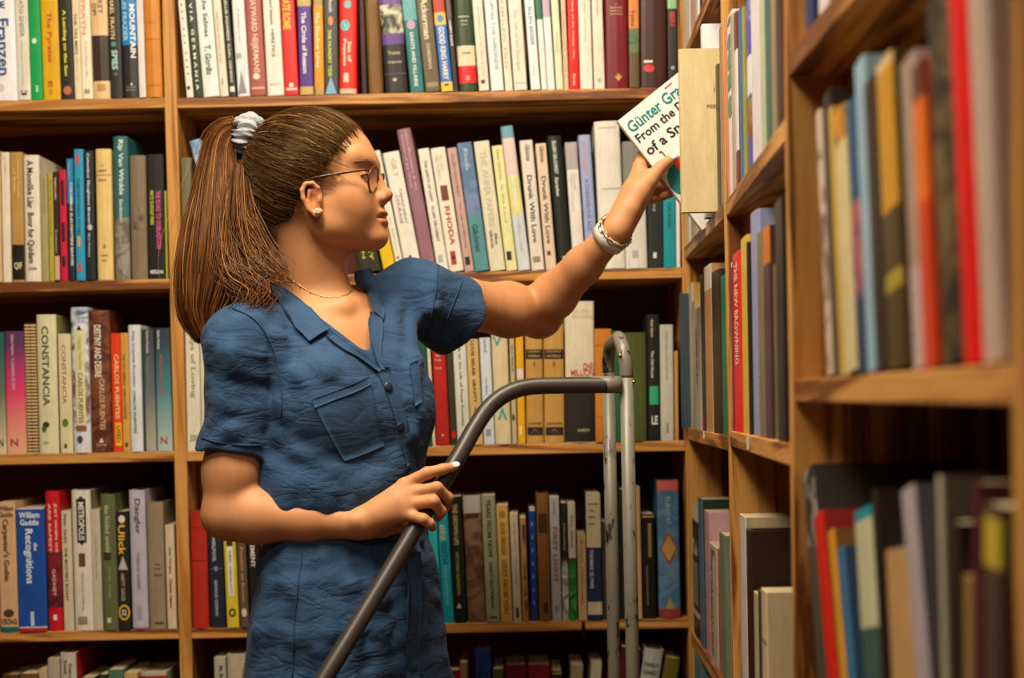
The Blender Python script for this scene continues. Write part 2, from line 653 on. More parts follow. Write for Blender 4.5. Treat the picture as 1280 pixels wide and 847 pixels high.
back_row(0, 0, ZA, .037, [
    B(-70, 120, -330, '#e4e2e8', 'thick white book with big navy lettering', ('Franzen', '#27488a', 125, 505, .55, .42), ('w', '#27488a', 5, 60, .5, .3), ('()', '#c8c8d0', 560, 610, .4, .28), hard=True),
    B(120, 206, -300, '#d8d2c4', 'off-white paperback with grey-green capitals', ('ATO ENISER', '#8d9388', 0, 250, .5, .34), ('3', '#2a241e', 600, 640, .5, .5), ('Marianne Morrison', '#c4bcae', 275, 570, .45, .2)),
    B(207, 286, -260, '#0f9a4e', 'bright green paperback', ('()', '#cfe4d2', 255, 292, .45, .4), ('III', '#e4f0e4', 572, 612, .55, .2)),
    B(287, 402, -300, '#d2a30e', 'mustard yellow paperback with red italic title', ('The Pyrates', '#bd2f18', 80, 415, .45, .36), ('83', '#b02c18', 540, 578, .45, .3), ('[]', '#b8850a', 592, 630, .45, .2)),
    B(404, 496, -220, '#23251f', 'black paperback with yellow title', ('A Landing on the Sun', '#e8dd38', 65, 505, .42, .32), ('()', '#b06a44', 572, 632, .5, .6)),
    B(497, 546, -250, '#e0cda8', 'slim cream paperback with olive capitals', ('THE TIN MEN', '#47523a', 85, 360, .45, .4), ('Michael Frayn', '#b8a684', 380, 540, .5, .25)),
    B(547, 618, -200, '#e8dcc4', 'cream paperback with orange author name', ('FRAYN', '#e38d5a', 0, 230, .4, .42), ('A Very Private Life', '#c0b8a4', 270, 510, .5, .3), ('[]', '#9a9484', 595, 625, .5, .55)),
    B(619, 736, -180, '#d8b888', 'tan hardback with wide dark brown band', ('COPY', '#5c3c22', 20, 105, .22, .26), ('FIRST', '#6c5436', -50, 92, .58, .26), ('[]', '#b89058', 560, 605, .5, .5), bands=((235, 540, '#3a2b22'),), hard=True),
    B(737, 821, -180, '#2b2723', 'dark brown paperback with pale blue short title', ('MICHAEL FRAYN', '#d9b990', -100, 262, .35, .34), ('()', '#4a8a88', 280, 312, .4, .4), ('SPIES', '#a9dada', 335, 466, .45, .46), ('()', '#3c6a60', 484, 508, .5, .3)),
    B(822, 929, -160, '#29272a', 'charcoal hardback with blue upper half', ('MOUNTAIN', '#e8e8e8', 30, 387, .72, .32), ('CHARLES FRAZIER', '#a9d2ea', -150, 276, .25, .28), ('^', '#e8e4dc', 553, 568, .55, .15, 'h'), ('ATLANTIC', '#a09888', 578, 588, .5, .6, 'h'), ('MONTHLY', '#a09888', 598, 608, .5, .6, 'h'), bands=((-160, 300, '#1c7cbc'),), hard=True),
    B(930, 976, -170, '#d8cccc', 'slim plain pinkish white book'),
    B(977, 1084, -100, '#c27a20', 'plain ochre cloth hardback', ('[]', '#8c4e12', 150, 153, .5, .6), ('[]', '#8c4e12', 262, 265, .5, .95), ('[]', '#8c4e12', 570, 573, .5, .9), hard=True),
])
back_row(1, 0, ZB, .06, [
    B(118, 163, -120, '#dcd8cc', 'slim white book with black dots', ('. . . .  . . .  . . . .', '#222', -20, 480, .5, .22), ('()', '#222', 550, 575, .4, .5), lean=.092),
    B(164, 223, -100, '#26301f', 'dark green book with spaced white capitals', ('V I A   G E R M A N I A', '#dcdccc', 20, 580, .5, .34), lean=.087),
    B(226, 331, -150, '#d4dcda', 'pale grey book with black handwritten title', ('by the Salinas', '#20302e', -80, 240, .5, .36), ('T. Gordis', '#20302e', 290, 480, .5, .4), lean=.087),
    B(335, 389, -130, '#d8cfc0', 'slim cream book with faint pink capitals', ('WILLIAM FRANKLAND', '#c89a88', 75, 410, .4, .3), ('[]', '#a89c88', 505, 545, .4, .25), lean=.083),
    B(395, 438, -120, '#2a2a22', 'slim black book with two white lines of lettering', ('KELLIE POWERS', '#d8d4c0', -20, 262, .5, .36), ('KARL GEHRKE', '#c8c4b0', 285, 530, .5, .36), ('[]', '#d8d4c0', 555, 590, .5, .7), lean=.083),
    B(445, 525, -140, '#d6d6d8', 'silver-white book with grey wedge', ('Helprin', '#a8a4b8', 60, 275, .45, .28), ('^', '#85848c', 450, 600, .42, .7, 'h'), ('[]', '#9a9aa2', 340, 372, .3, .4), lean=.065),
    B(528, 633, -150, '#9a4c44', 'dusty red book with tall pale capitals', ('HAYWARD HEIJERMANS', '#d9baa9', -20, 470, .45, .46), ('()', '#e2d2c2', 472, 512, .45, .42), ('[]', '#c89a88', 560, 575, .5, .8), lean=.062),
    B(637, 744, -150, '#ddd5c8', 'wide cream book with small black lettering', ('Howard Swenson', '#3a3630', -40, 160, .5, .2), ('HERETICS', '#3a3630', 190, 366, .5, .2), ('[]', '#a8a090', 538, 543, .5, .7), lean=.055),
    B(748, 838, -90, '#d81414', 'scarlet paperback with yellow lettering', ('ATE ROME', '#f0c020', 0, 190, .4, .55), ('Lindsey Davis', '#a01010', 210, 500, .5, .2), ('()', '#f4e4d8', 532, 560, .5, .32), ('[]', '#f0c8b8', 565, 580, .5, .8), lean=.05),
    B(845, 934, -60, '#4c2b7c', 'purple paperback with tan ends', ('The Circle of Reason', '#e2dcea', 80, 472, .45, .34), bands=((-60, 42, '#b89858'), (556, 610, '#b89858')), lean=.033),
    B(938, 1000, -50, '#ea8c10', 'orange paperback with tan ends', ('The Shadow Lines', '#f4e2b4', 75, 432, .42, .38), bands=((-50, 36, '#a08858'), (556, 610, '#b08848')), lean=.018),
    B(1005, 1092, -60, '#3a3e38', 'charcoal paperback with lime green capitals', ('THE HUNGRY TIDE', '#c9c932', 190, 490, .4, .27), ('Ghosh', '#c8c8c8', -30, 80, .5, .25), ('()', '#c87830', 105, 165, .5, .35), ('^', '#7aa2c4', 488, 606, .45, .85, 'h'), lean=.015),
    B(1097, 1206, -120, '#e0281c', 'glossy red hardback with blue dots', ('()', '#5ab2ba', 5, 55, .5, .4), ('()', '#5ab2ba', 130, 200, .35, .55), ('Sea of', '#e8dcc0', 268, 400, .62, .22), ('Poppies', '#e8dcc0', 252, 425, .3, .26), ('[]', '#d6bca4', 470, 530, .4, .3), bands=((570, 606, '#cfae98'),), lean=.002, hard=True),
])
back_row(1, 0, ZC, .1, [
    B(60, 104, -60, '#2a140c', 'dark brown cloth book sunk back into shadow', lean=.05, out=-.028, hard=True),
    B(112, 222, -40, '#74501e', 'brown cloth book sunk back beside the red one', lean=.07, out=-.03, hard=True),
    B(245, 408, -60, '#2a2326', 'thick black hardback with purple bands and photo panel', ('Truman', '#b8a890', 376, 402, .5, .55, 'h'), ('Capote', '#b8a890', 445, 470, .5, .62, 'h'), ('[]', '#5a4a78', 538, 544, .5, .95), ('()', '#b8a870', 572, 596, .45, .2), bands=((-60, 40, '#6c4c92'), (40, 250, '!#c9c4ae#2c2a20'), (250, 326, '#5c3e88')), lean=.13, hard=True),
    B(425, 527, -80, '#1e6a6c', 'teal book with pink medallion', ('()', '#b48cac', 150, 216, .5, .6), ('SAINTS AND VILLAINS', '#d2deda', 235, 630, .48, .27), bands=((-80, 150, '#5c9ca2'),), lean=.11),
    B(535, 646, -60, '#5f5139', 'olive brown book with large cream lettering', ('Ackerman', '#dacaaa', -10, 290, .5, .44), ('GAMESMAN', '#baaa8a', 320, 505, .5, .24), ('[]', '#8a7a58', 605, 640, .5, .75), lean=.105),
    B(652, 737, -40, '#e8b848', 'yellow paperback with blue title panel', ('()', '#3a78a8', 112, 170, .5, .6), ('GOOD KING HARRY', '#ece4c6', 200, 585, .5, .48), ('[]', '#3a3424', 615, 630, .5, .4), bands=((-40, 96, '#b03418'), (186, 600, '#2069b9')), lean=.1),
    B(741, 776, -40, '#55514c', 'slim black book with white capitals', ('HAPPY DAYS', '#f0ece4', 150, 335, .5, .42), bands=((140, 660, '#241c18'),), lean=.09),
    B(784, 914, -70, '#2e4026', 'dark green hardback with cream and red bands', ('Matthew', '#d8d4c0', 118, 130, .5, .6, 'h'), ('Gandy', '#d8d4c0', 150, 162, .5, .4, 'h'), ('Story', '#d8d4c0', 178, 188, .5, .35, 'h'), ('SHADOWS', '#6a5a44', 382, 396, .5, .5, 'h'), ('[]', '#e88080', 555, 590, .5, .2), bands=((336, 482, '#d8c8a8'), (484, 606, '#d82028')), lean=.065, hard=True),
    B(925, 1000, -60, '#d8cdbc', 'cream book with faint grey lettering', ('Invitations at the Lake', '#b0a494', 60, 560, .55, .25), ('[]', '#2a2622', 585, 612, .45, .4), lean=.085),
    B(1013, 1107, -70, '#d4dcda', 'pale blue-white book with spaced grey capitals', ('UPON THE GIRONDE', '#8c9c9c', 0, 512, .55, .28), lean=.08),
    B(1115, 1172, -60, '#dcd2c0', 'slim ivory book with faint brown capitals', ('KAM LUNG  TALES', '#a58f7c', 0, 500, .4, .34), lean=.075),
    B(1180, 1276, -90, '#dad2c4', 'ivory book with thin script title', ('The Gift of the Stranger', '#b8a890', 70, 520, .45, .34), ('[]', '#b0a890', 605, 610, .5, .8), lean=.07),
])
back_row(1, 0, ZD, .06, [
    B(118, 176, -60, '#e2e0dc', 'slim white book with blue capitals', ('ELLEN BESSER', '#3a7aa8', 45, 285, .5, .4), ('[]', '#b8c4cc', 405, 470, .45, .25), lean=.075),
    B(183, 219, -60, '#e0dcd4', 'slim white book with deep green top', bands=((-60, 121, '#1e6a58'),), lean=.07),
    B(221, 267, -60, '#dcdadc', 'slim white book with lilac top', bands=((-60, 106, '#b8a0b8'),), lean=.065),
    B(273, 319, -60, '#ccd4b4', 'slim pale green book', ('Poems', '#a8b088', 200, 320, .5, .3), lean=.06),
    B(322, 351, -50, '#d8b898', 'very slim peach book', ('Collected Verse', '#9a6a4a', 60, 480, .5, .3), lean=.04),
    B(354, 418, -70, '#d81010', 'bright red book with small pale lettering', ('Diary of the Cuban War', '#f0b4a4', -10, 370, .5, .22), ('Barnet', '#f4d0c4', 455, 525, .5, .25), lean=.027),
    B(422, 500, -60, '#dcd6c6', 'wide ivory book with faint lettering', ('Goytisolo', '#b4b0a0', -10, 80, .5, .28), ('Landscapes After', '#b8b4a2', 110, 260, .5, .22), lean=.03),
    B(507, 574, -60, '#d8d0c0', 'ivory book with pale oval mark', ('Marks of Identity', '#b0a898', -10, 90, .5, .25), ('()', '#b0a898', 478, 508, .5, .35), lean=.03),
    B(580, 719, -130, '#6f1420', 'thick maroon hardback with gold emblem', ('A', '#c8a078', 22, 32, .5, .08, 'h'), ('MODERN', '#c8a078', 44, 54, .5, .55, 'h'), ('BRITISH', '#c8a078', 64, 74, .5, .5, 'h'), ('EDITION', '#c8a078', 84, 94, .5, .55, 'h'), ('()', '#c49a3a', 456, 470, .55, .12), ('v', '#c49a3a', 470, 502, .55, .34, 'h'), lean=.015, hard=True),
    B(722, 786, -40, '#5c4c32', 'landscape-printed book with orange sky', ('Tales', '#20241a', 60, 165, .4, .3), bands=((-40, 176, '#c97a3a'), (176, 330, '!#1e5a3c#6a6a3a')), lean=.01),
    B(790, 956, -130, '#3d1d15', 'thick glossy dark brown hardback with red mark', ('[]', '#d8d0c4', 372, 388, .3, .32), ('()', '#c02a22', 396, 446, .33, .4), lean=.005, hard=True),
    B(962, 1021, -30, '#2c2a28', 'black book with mint green top', ('BEN', '#d03030', 75, 160, .5, .5), ('()', '#88a8a0', 405, 430, .5, .4), bands=((-30, 53, '#88b888'),), lean=.01),
    B(1024, 1048, -60, '#4a2418', 'slim dark brown book in the corner', lean=.01),
])
back_row(0, 1, ZE, .02, [
    B(-25, 12, 150, '#c8a878', 'slim sand coloured book'),
    B(14, 54, 155, '#d8d0c0', 'slim chalk white book', ('J. Ferrars', '#a89c8c', 180, 260, .5, .3)),
    B(58, 117, 155, '#b08848', 'ochre book with black foot', ('Tuesday Poems', '#dcbc7c', 190, 372, .65, .2), ('of Exile', '#dcbc7c', 230, 350, .35, .2), ('QIF', '#d8c8a0', 685, 722, .5, .65, 'h'), bands=((600, 770, '#1e1610'),)),
    B(120, 197, 170, '#d8d0bc', 'cream hardback with bold handwritten black title', ('A Moonlike Liar  Boor for Quidam', '#26201c', 195, 690, .42, .48), ('Louis', '#4a443c', 705, 722, .5, .5, 'h'), hard=True),
    B(200, 235, 255, '#a09468', 'slim khaki book', ('THE PORTABLE', '#7a6e48', 280, 450, .5, .25)),
    B(238, 263, 255, '#aa9c38', 'slim olive yellow book', ('Bring Nothing', '#6a5c1c', 290, 560, .5, .3)),
    B(266, 290, 250, '#2c241e', 'slim black book with pink foot', ('Nightwalks', '#d8c8b8', 278, 385, .45, .42), ('Fruchtmann', '#b8a898', 530, 640, .45, .35), bands=((655, 770, '#c8a088'),)),
    B(292, 327, 240, '#c01a38', 'crimson book with black boxes', ('[]', '#2a1018', 290, 410, .5, .5), ('[]', '#2a1018', 495, 585, .5, .5), ('[]', '#2a1018', 655, 705, .5, .5)),
    B(331, 363, 187, '#1e2830', 'blue-topped navy book with white capitals', ('COLUMBUS SLAUGHTERS BRAVES', '#e2e2de', 300, 702, .62, .36), ('FRIEDMAN', '#78b8d8', 200, 290, .4, .3), bands=((187, 400, '#1878b0'),)),
    B(368, 413, 142, '#2a92ba', 'sky blue book with red bits', ('THIRTEEN WAYS TO KILL', '#1c2c30', 280, 560, .42, .32), ('[]', '#c84030', 170, 215, .4, .35), ('[]', '#d0a040', 560, 610, .4, .3), ('()', '#c84838', 690, 730, .4, .5)),
    B(417, 462, 150, '#20242a', 'black book with white lettering and small moon', ('Columbus Slaughters Braves', '#d4d8dc', 160, 498, .4, .36), ('()', '#b8b4c4', 502, 532, .5, .5), ('Mark Friedman', '#b0b4b8', 545, 660, .4, .25)),
    B(468, 544, 140, '#d8bc78', 'pale yellow cloth hardback', ('The', '#6a4a28', 215, 225, .45, .15, 'h'), ('DIARY', '#6a4a28', 238, 250, .45, .6, 'h'), ('[]', '#8a6030', 264, 267, .5, .95), ('FRANCE', '#6a4a28', 284, 294, .45, .5, 'h'), ('()', '#b06a38', 598, 618, .5, .2), ('RIVER', '#6a4a28', 648, 656, .5, .45, 'h'), ('BOOK', '#6a4a28', 672, 680, .5, .3, 'h'), hard=True),
    B(553, 625, 78, '#2c6268', 'tall teal hardback with cream lettering', ('Rip Van Winkle', '#d2ded2', 95, 360, .5, .4), ('Sanderson', '#c8d0c4', 380, 490, .5, .26), ('Johnson', '#a8a898', 510, 610, .4, .26), bands=((470, 770, '!#8a8476#5a5448'),), hard=True),
    B(630, 709, 170, '#7b6b55', 'grey-brown hardback with dark blot', ('[]', '!#3a2c24#7b6b55', 418, 525, .5, .7), hard=True),
    B(714, 797, 165, '#1c1a18', 'black book with pink and lime titles', ('THE ROAD TO OOBLIADOOH', '#dc4a8c', 340, 620, .65, .27), ('FRITZ RUDOLF FRIES', '#bac42a', 340, 505, .28, .2), ('MERIDIAN', '#ddd8d0', 722, 740, .5, .75, 'h')),
    B(798, 805, 340, '#98a030', 'very slim lime book against the upright'),
])
back_row(0, 2, ZF, .025, [
    B(-30, 29, 175, '#1e5a50', 'dark teal to sand faded book', ('N', '#2a2a20', 690, 725, .6, .35, 'h'), mat=('grad', '#1e5a50', '#c8b898', '#5a6a58')),
    B(32, 126, 170, '#5a2c58', 'purple to pink faded book', ('Carlos Fuentes', '#d8acc8', 185, 282, .42, .15), ('A CHANGE OF SKIN', '#d8acc8', 300, 452, .42, .14), ('N', '#a01c48', 688, 722, .4, .4, 'h'), mat=('grad', '#56305c', '#d8a080', '#d03a68')),
    B(128, 156, 130, '#c8a878', 'slim brown and cream striped book, outer of pair', mat=('stripe', '#cbab7a', '#402414', 40)),
    B(157, 184, 130, '#c8a878', 'slim brown and cream striped book, inner of pair', mat=('stripe', '#cbab7a', '#402414', 40)),
    B(186, 281, 90, '#ccc8a0', 'thick pale green hardback with dark green capitals', ('CONSTANCIA', '#2b4a38', 145, 530, .45, .36), ('()', '#26302a', 605, 635, .4, .35), ('()', '#4a5838', 625, 655, .3, .25), ('[]', '#a8a480', 700, 710, .4, .3), hard=True, board='#8f8c62'),
    B(290, 351, 182, '#d0c6a0', 'pale paperback with small bronze capitals', ('CONSTANCIA', '#98784e', 235, 520, .45, .36), ('()', '#5a6830', 590, 630, .45, .5), ('[]', '#2a3020', 712, 732, .45, .22)),
    B(355, 438, 55, '#c8ccd4', 'tall patterned white hardback with yellow panel', ('[]', '#d2ce9a', 165, 622, .5, .55), ('Happy Families', '#9aa24a', 195, 355, .5, .3), ('CARLOS FUENTES', '#6a5c3a', 370, 612, .5, .28), ('[]', '#8c5232', 625, 650, .5, .6), ('()', '#3a4048', 672, 708, .4, .35), ('^', '#23262a', 140, 165, .5, .3, 'h'), bands=((55, 160, '!#ccd0d6#3a5a78'), (160, 640, '!#c8ccd4#7a4a4a')), hard=True),
    B(440, 540, 70, '#5c2818', 'thick dark copper hardback with ring pattern', ('DESTINY AND DESIRE', '#e2d6c2', 140, 392, .42, .34), ('CARLOS FUENTES', '#c8a282', 400, 645, .58, .26), ('^', '#d8c8b0', 682, 706, .5, .25, 'h'), ('RANDOM', '#b89878', 712, 724, .5, .45, 'h'), bands=((70, 770, '!#4a1c10#7c4224'),), hard=True),
    B(543, 591, 180, '#d83c14', 'orange-red paperback with used sticker', ('CARLOS FUENTES', '#eac47c', 280, 592, .55, .42), ('[]', '#e2b222', 610, 722, .6, .6), ('USED', '#3a2a10', 625, 705, .6, .4)),
    B(592, 629, 178, '#c89848', 'slim honey coloured book', ('THE OLD GRINGO  CARLOS FUENTES', '#6a3a18', 278, 592, .4, .36), ('[]', '#3a4828', 705, 725, .5, .4)),
    B(630, 690, 140, '#ccd0d4', 'pale grey hardback with thin lettering', ('The Crystal Frontier', '#3a4a50', 165, 440, .42, .24), ('CARLOS FUENTES', '#3a4a50', 455, 660, .42, .22), hard=True),
    B(691, 700, 160, '#2a4038', 'very slim dark green book'),
    B(702, 753, 160, '#3c4048', 'slate to grey faded book', ('Carlos Fuentes', '#c8c8c8', 165, 275, .4, .24), ('The Good Conscience', '#8a8a90', 290, 470, .4, .2), mat=('grad', '#3a3e48', '#a29e90', '#5c626a')),
    B(758, 831, 155, '#2c3c44', 'navy to aqua faded book', ('Carlos Fuentes', '#d0d4d0', 165, 255, .25, .17), ('WHERE THE AIR IS CLEAR', '#ac5e4a', 280, 482, .36, .18), ('N', '#a84038', 678, 712, .45, .45, 'h'), mat=('grad', '#2c3a44', '#a0b4a8', '#3c7a84')),
])
back_row(0, 3, ZG, .03, [
    B(2, 76, 125, '#c8a078', 'peach book with teal foot', ('William', '#2a2018', 140, 160, .5, .85, 'h'), ('Gaddis', '#2a2018', 166, 186, .5, .75, 'h'), ("Carpenter's Gothic", '#2a2018', 195, 452, .42, .4), ('()', '#4a3828', 565, 598, .5, .6), ('VIKING', '#2a2018', 604, 628, .5, .9, 'h'), bands=((638, 660, '#1e5a60'),)),
    B(79, 196, 148, '#1c4a9c', 'thick royal blue paperback with white lettering', ('William', '#dde1ec', 165, 190, .48, .72, 'h'), ('Gaddis', '#dde1ec', 196, 220, .48, .66, 'h'), ('the', '#dde1ec', 292, 325, .68, .13), ('Recognitions', '#dde1ec', 235, 460, .42, .34), ('[]', '#b8c4d8', 575, 635, .5, .12), bands=((148, 154, '#c8bca8'), (637, 643, '#c8bca8'), (643, 660, '#a82828'))),
    B(199, 259, 80, '#b81822', 'bright red hardback with dark middle', ('JUST WHEN WE', '#eac4ac', 130, 332, .7, .2), ('ARE SAFEST', '#eac4ac', 130, 332, .3, .2), ('GADNEY', '#d8a898', 400, 512, .5, .25), ('[]', '#e8d8d0', 588, 610, .5, .25), bands=((330, 560, '!#3a1618#7a141c'),), hard=True),
    B(263, 304, 160, '#c8b8a0', 'slim beige book with thin brown lettering', ('Peter Gadol', '#4a3828', 175, 292, .42, .3), ('THE MYSTERY ROAST', '#4a3828', 310, 532, .42, .3)),
    B(308, 386, 75, '#d0c8b8', 'cream hardback with black title plaque', ('[]', '#23201c', 110, 290, .52, .5), ('<>', '#23201c', 98, 125, .52, .3), ('<>', '#23201c', 275, 302, .52, .3), ('METROPOLIS', '#dcd4c4', 125, 282, .52, .32), ('[]', '#5a4630', 335, 388, .5, .35), ('Elizabeth Gaffney', '#a89c88', 415, 570, .5, .14), ('[]', '#8a8468', 595, 625, .45, .5), hard=True, board='#8a8060'),
    B(387, 424, 155, '#b8b098', 'slim grey-beige book', ('Charles Baxter', '#98907c', 260, 450, .5, .25)),
    B(428, 489, 92, '#5c6040', 'moss green hardback with pale title', ('the folded world', '#b4b48c', 135, 330, .45, .32), ('Amity Gaige', '#8c8c64', 390, 520, .5, .25), ('[]', '#2c3420', 330, 360, .4, .5), ('[]', '#c8c8a8', 600, 620, .4, .25), hard=True),
    B(491, 541, 162, '#26221c', 'black book with gold script and ring', ('()', '#d4ccc0', 178, 210, .5, .55), ('Ulick', '#dcac3a', 218, 342, .45, .55), ('^', '#b4aca0', 345, 402, .5, .8, 'h'), ('AMITY GAIGE', '#a89c84', 415, 530, .45, .3), ('()', '#d0a830', 545, 610, .5, .95), ('()', '#26221c', 553, 602, .5, .7), ('52', '#d8d0c0', 566, 590, .5, .4, 'h')),
    B(546, 612, 75, '#b0a8b4', 'tall lavender hardback with dark script title', ('Dangler', '#4a4450', 110, 256, .5, .42), ('CHARLES GAINES', '#7a7480', 330, 482, .5, .2), ('[]', '#9a929e', 550, 605, .5, .3), bands=((640, 660, '#8a5a78'),), hard=True),
    B(615, 684, 125, '#8b7b65', 'brown-grey cloth hardback', ('Stay', '#4a3a2a', 376, 386, .6, .3, 'h'), ('Hunger', '#4a3a2a', 394, 404, .6, .45, 'h'), ('Charlie', '#4a3a2a', 418, 428, .6, .45, 'h'), ('[]', '#4a3a2a', 618, 626, .6, .5), hard=True),
    B(690, 728, 218, '#c8b498', 'slim cream paperback against the upright', ('Stay Hungry', '#3a2c20', 310, 420, .5, .34), ('Charles Gaines', '#3a2c20', 440, 560, .5, .3)),
])
back_row(0, 4, ZG, .03, [
    B(20, 90, 838, '#4a3018', 'dark brown book standing low', hard=True),
    B(96, 168, 832, '#6a4a28', 'tan-brown book standing low'),
    B(175, 212, 812, '#b89c80', 'slim beige book'),
    B(214, 263, 768, '#a89c88', 'plain grey-beige book'),
    B(265, 330, 745, '#b8b0a0', 'white-spined book with red cover', ('Eventual', '#4a4038', 775, 830, .35, .2), ('Dance', '#4a4038', 790, 860, .65, .2), board='#b82028', hard=True),
    B(345, 400, 850, '#3a2a1c', 'short brown book'),
    B(420, 456, 835, '#2a3028', 'slim near-black book'),
    B(460, 522, 815, '#4a6a60', 'grey-green book'),
    B(526, 582, 828, '#b89a60', 'tan book'),
    B(590, 700, 826, '#b0a890', 'wide pale book with red edge', bands=((840, 900, '#a02830'),), hard=True),
])
back_row(1, 1, PX, .02, [
    B(224.5, 241, 197, '#686a4c', 'dusty olive green book against the upright', hard=True, lean=.018),
    B(284, 298, 177, '#a8bcd0', 'tilted grey-white book with blue top', bands=((177, 195, '!#5a88b0#88a8c4'),), lean=.28),
    B(300, 311, 200, '#d8d4d0', 'tilted white book seen through the hair', lean=.28),
    B(330, 342, 205, '#7a6a4a', 'tilted khaki book behind her neck', lean=.28),
    B(364, 376, 190, '#2264bc', 'tilted bright blue book behind her neck', lean=.28),
    B(377, 389, 190, '#3a3a24', 'tilted dark olive book behind her neck', lean=.27),
    B(450, 478, 200, '#2a2a18', 'black book with yellow marks behind her jaw', ('NEW EDITION', '#c8c020', 235, 325, .35, .14), ('BROADWAY', '#c8c020', 240, 330, .7, .16), lean=.23),
])
back_row(1, 1, ZH, .15, [
    B(82, 146, 300, '#dab210', 'bright yellow book below her chin', lean=.215),
    B(150, 189, 198, '#d8d4c4', 'slim off-white book beside her nose', ('Victory over Japan', '#a8a890', 300, 700, .5, .28), ('[]', '#2a2622', 730, 742, .45, .25), lean=.21),
    B(192, 275, 210, '#dcd6cc', 'white book with grey stacked capitals', ('TANQUERAY', '#8c7c6c', 395, 575, .62, .22), ('COURAGE', '#8c7c6c', 425, 570, .35, .22), ('GILT', '#c8a878', 245, 335, .55, .3), ('[]', '#2a2622', 730, 745, .45, .16), lean=.195),
    B(278, 349, 90, '#8c6470', 'tall dusty mauve hardback', ('Lillian Montague & the', '#bc9ea4', 100, 400, .62, .2), ('Dreams of the World', '#bc9ea4', 120, 385, .32, .2), lean=.187, hard=True),
    B(352, 409, 190, '#dcd6c8', 'cream book with thin black capitals', ('THE SAINTS OF LIGHT', '#5a5048', 250, 458, .5, .27), ('ELLEN GILCHRIST', '#5a5048', 480, 658, .5, .27), ('[]', '#9ab0b8', 725, 760, .45, .4), lean=.163),
    B(411, 485, 185, '#dcd4c2', 'cream book with red capitals and rust square', ('ELLEN', '#c0b49c', 225, 300, .6, .22), ('GILCHRIST', '#c0b49c', 220, 345, .32, .22), ('[]', '#6c2e1a', 375, 450, .5, .5), ('RHODA', '#ac3a22', 480, 675, .52, .36), ('[]', '#a82820', 705, 772, .42, .36), ('[]', '#1c1814', 728, 745, .42, .2), lean=.155),
    B(488, 537, 183, '#b89890', 'dusty pink book', ('ELLEN GILCHRIST', '#806060', 215, 430, .5, .3), ('The Age of Miracles', '#806060', 455, 690, .5, .28), ('[]', '#1c1814', 732, 772, .45, .5), lean=.145),
    B(539, 613, 160, '#50888e', 'teal-blue book with dark script name', ('Rhoda', '#9ab4c0', 190, 300, .5, .3), ('Gilchrist', '#1c3a44', 570, 708, .42, .38), bands=((160, 520, '!#4a6c90#6a7aa0'),), lean=.14),
    B(617, 695, 152, '#d2cbb4', 'pale stone book with faint large capitals', ('THE ANNA PAPERS', '#b6ae98', 200, 582, .5, .4), ('Ellen', '#6a5a40', 618, 672, .66, .2), ('Gilchrist', '#6a5a40', 600, 690, .36, .2), lean=.13),
    B(699, 754, 172, '#d8d49a', 'pale lemon book', ('Ellen Gilchrist', '#a8a468', 190, 345, .5, .28), ('In the Land', '#b4b078', 370, 560, .5, .28), ('[]', '#1c1814', 705, 748, .4, .45), lean=.12),
    B(758, 821, 75, '#c8ccd0', 'tall pastel banded hardback', ('I Cannot Get', '#e8dcd4', 150, 300, .5, .3), ('Ellen Gilchrist', '#eaeae2', 320, 480, .5, .3), ('Collected', '#b4b8c0', 510, 700, .5, .3), bands=((75, 136, '#6a98a8'), (136, 320, '#d8c0b8'), (320, 520, '#d0cc88')), lean=.125, hard=True),
    B(826, 891, 145, '#d8ccc0', 'ivory copy with large dark green script', ('Gilchrist', '#3a4a40', 165, 250, .55, .34), ('Drunk With Love', '#2c4a48', 320, 660, .5, .4), ('[]', '#8a8478', 730, 758, .45, .6), lean=.095),
    B(898, 952, 160, '#d8bea8', 'peach copy with large dark green script', ('Gilchrist', '#3a4a40', 172, 255, .55, .38), ('Drunk With Love', '#2c4a48', 325, 665, .5, .44), ('[]', '#2a2622', 702, 722, .4, .3), lean=.085),
])
back_row(1, 1, ZI, .07, [
    B(150, 217, 155, '#1c201c', 'black hardback with white capitals', ('ELLEN GILCHRIST', '#d2d6ca', 180, 338, .45, .26), ('Starcarbon', '#d2d6ca', 355, 445, .42, .26), ('[]', '#e0e0d8', 735, 750, .45, .2), lean=.09, hard=True),
    B(220, 278, 185, '#d8d2cc', 'white book with grey top', ('Black', '#c0b8b4', 335, 420, .6, .24), ('Flights of Angels', '#c4bcb8', 335, 520, .3, .24), bands=((185, 316, '#a8a0a4'),), lean=.07),
    B(284, 342, 150, '#98a4c8', 'lavender blue hardback', ('GILCHRIST', '#c48e9c', 180, 342, .42, .36), ('A DANGEROUS AGE', '#6a7ab2', 360, 612, .45, .34), lean=.065, hard=True),
    B(350, 471, 85, '#d8d4c8', 'tall wide white hardback', ('[]', '#bcb8ac', 112, 118, .5, .7), ('[]', '#bcb8ac', 405, 412, .55, .8), lean=.045, hard=True),
    B(473, 577, 180, '#d2d0c6', 'white book with grey top behind her hand', ('[]', '#a8a8a0', 705, 740, .45, .28), bands=((180, 400, '#7a7a72'),), lean=.03, hard=True),
    B(579, 652, 230, '#2a2c2a', 'black book under the held book', ('Glancy', '#a8a8a0', 430, 520, .45, .25), ('[]', '#d8d8d0', 715, 742, .45, .22), lean=.012),
    B(654, 713, 240, '#1a8c9a', 'turquoise book under the held book', ('THE MASK', '#0c5a6a', 470, 600, .5, .3), lean=.01),
    B(715, 734, 260, '#d8d8d0', 'slim white book next to turquoise one', lean=.008),
    B(735, 745, 300, '#1e6a44', 'very slim green book in the corner', lean=.008),
])
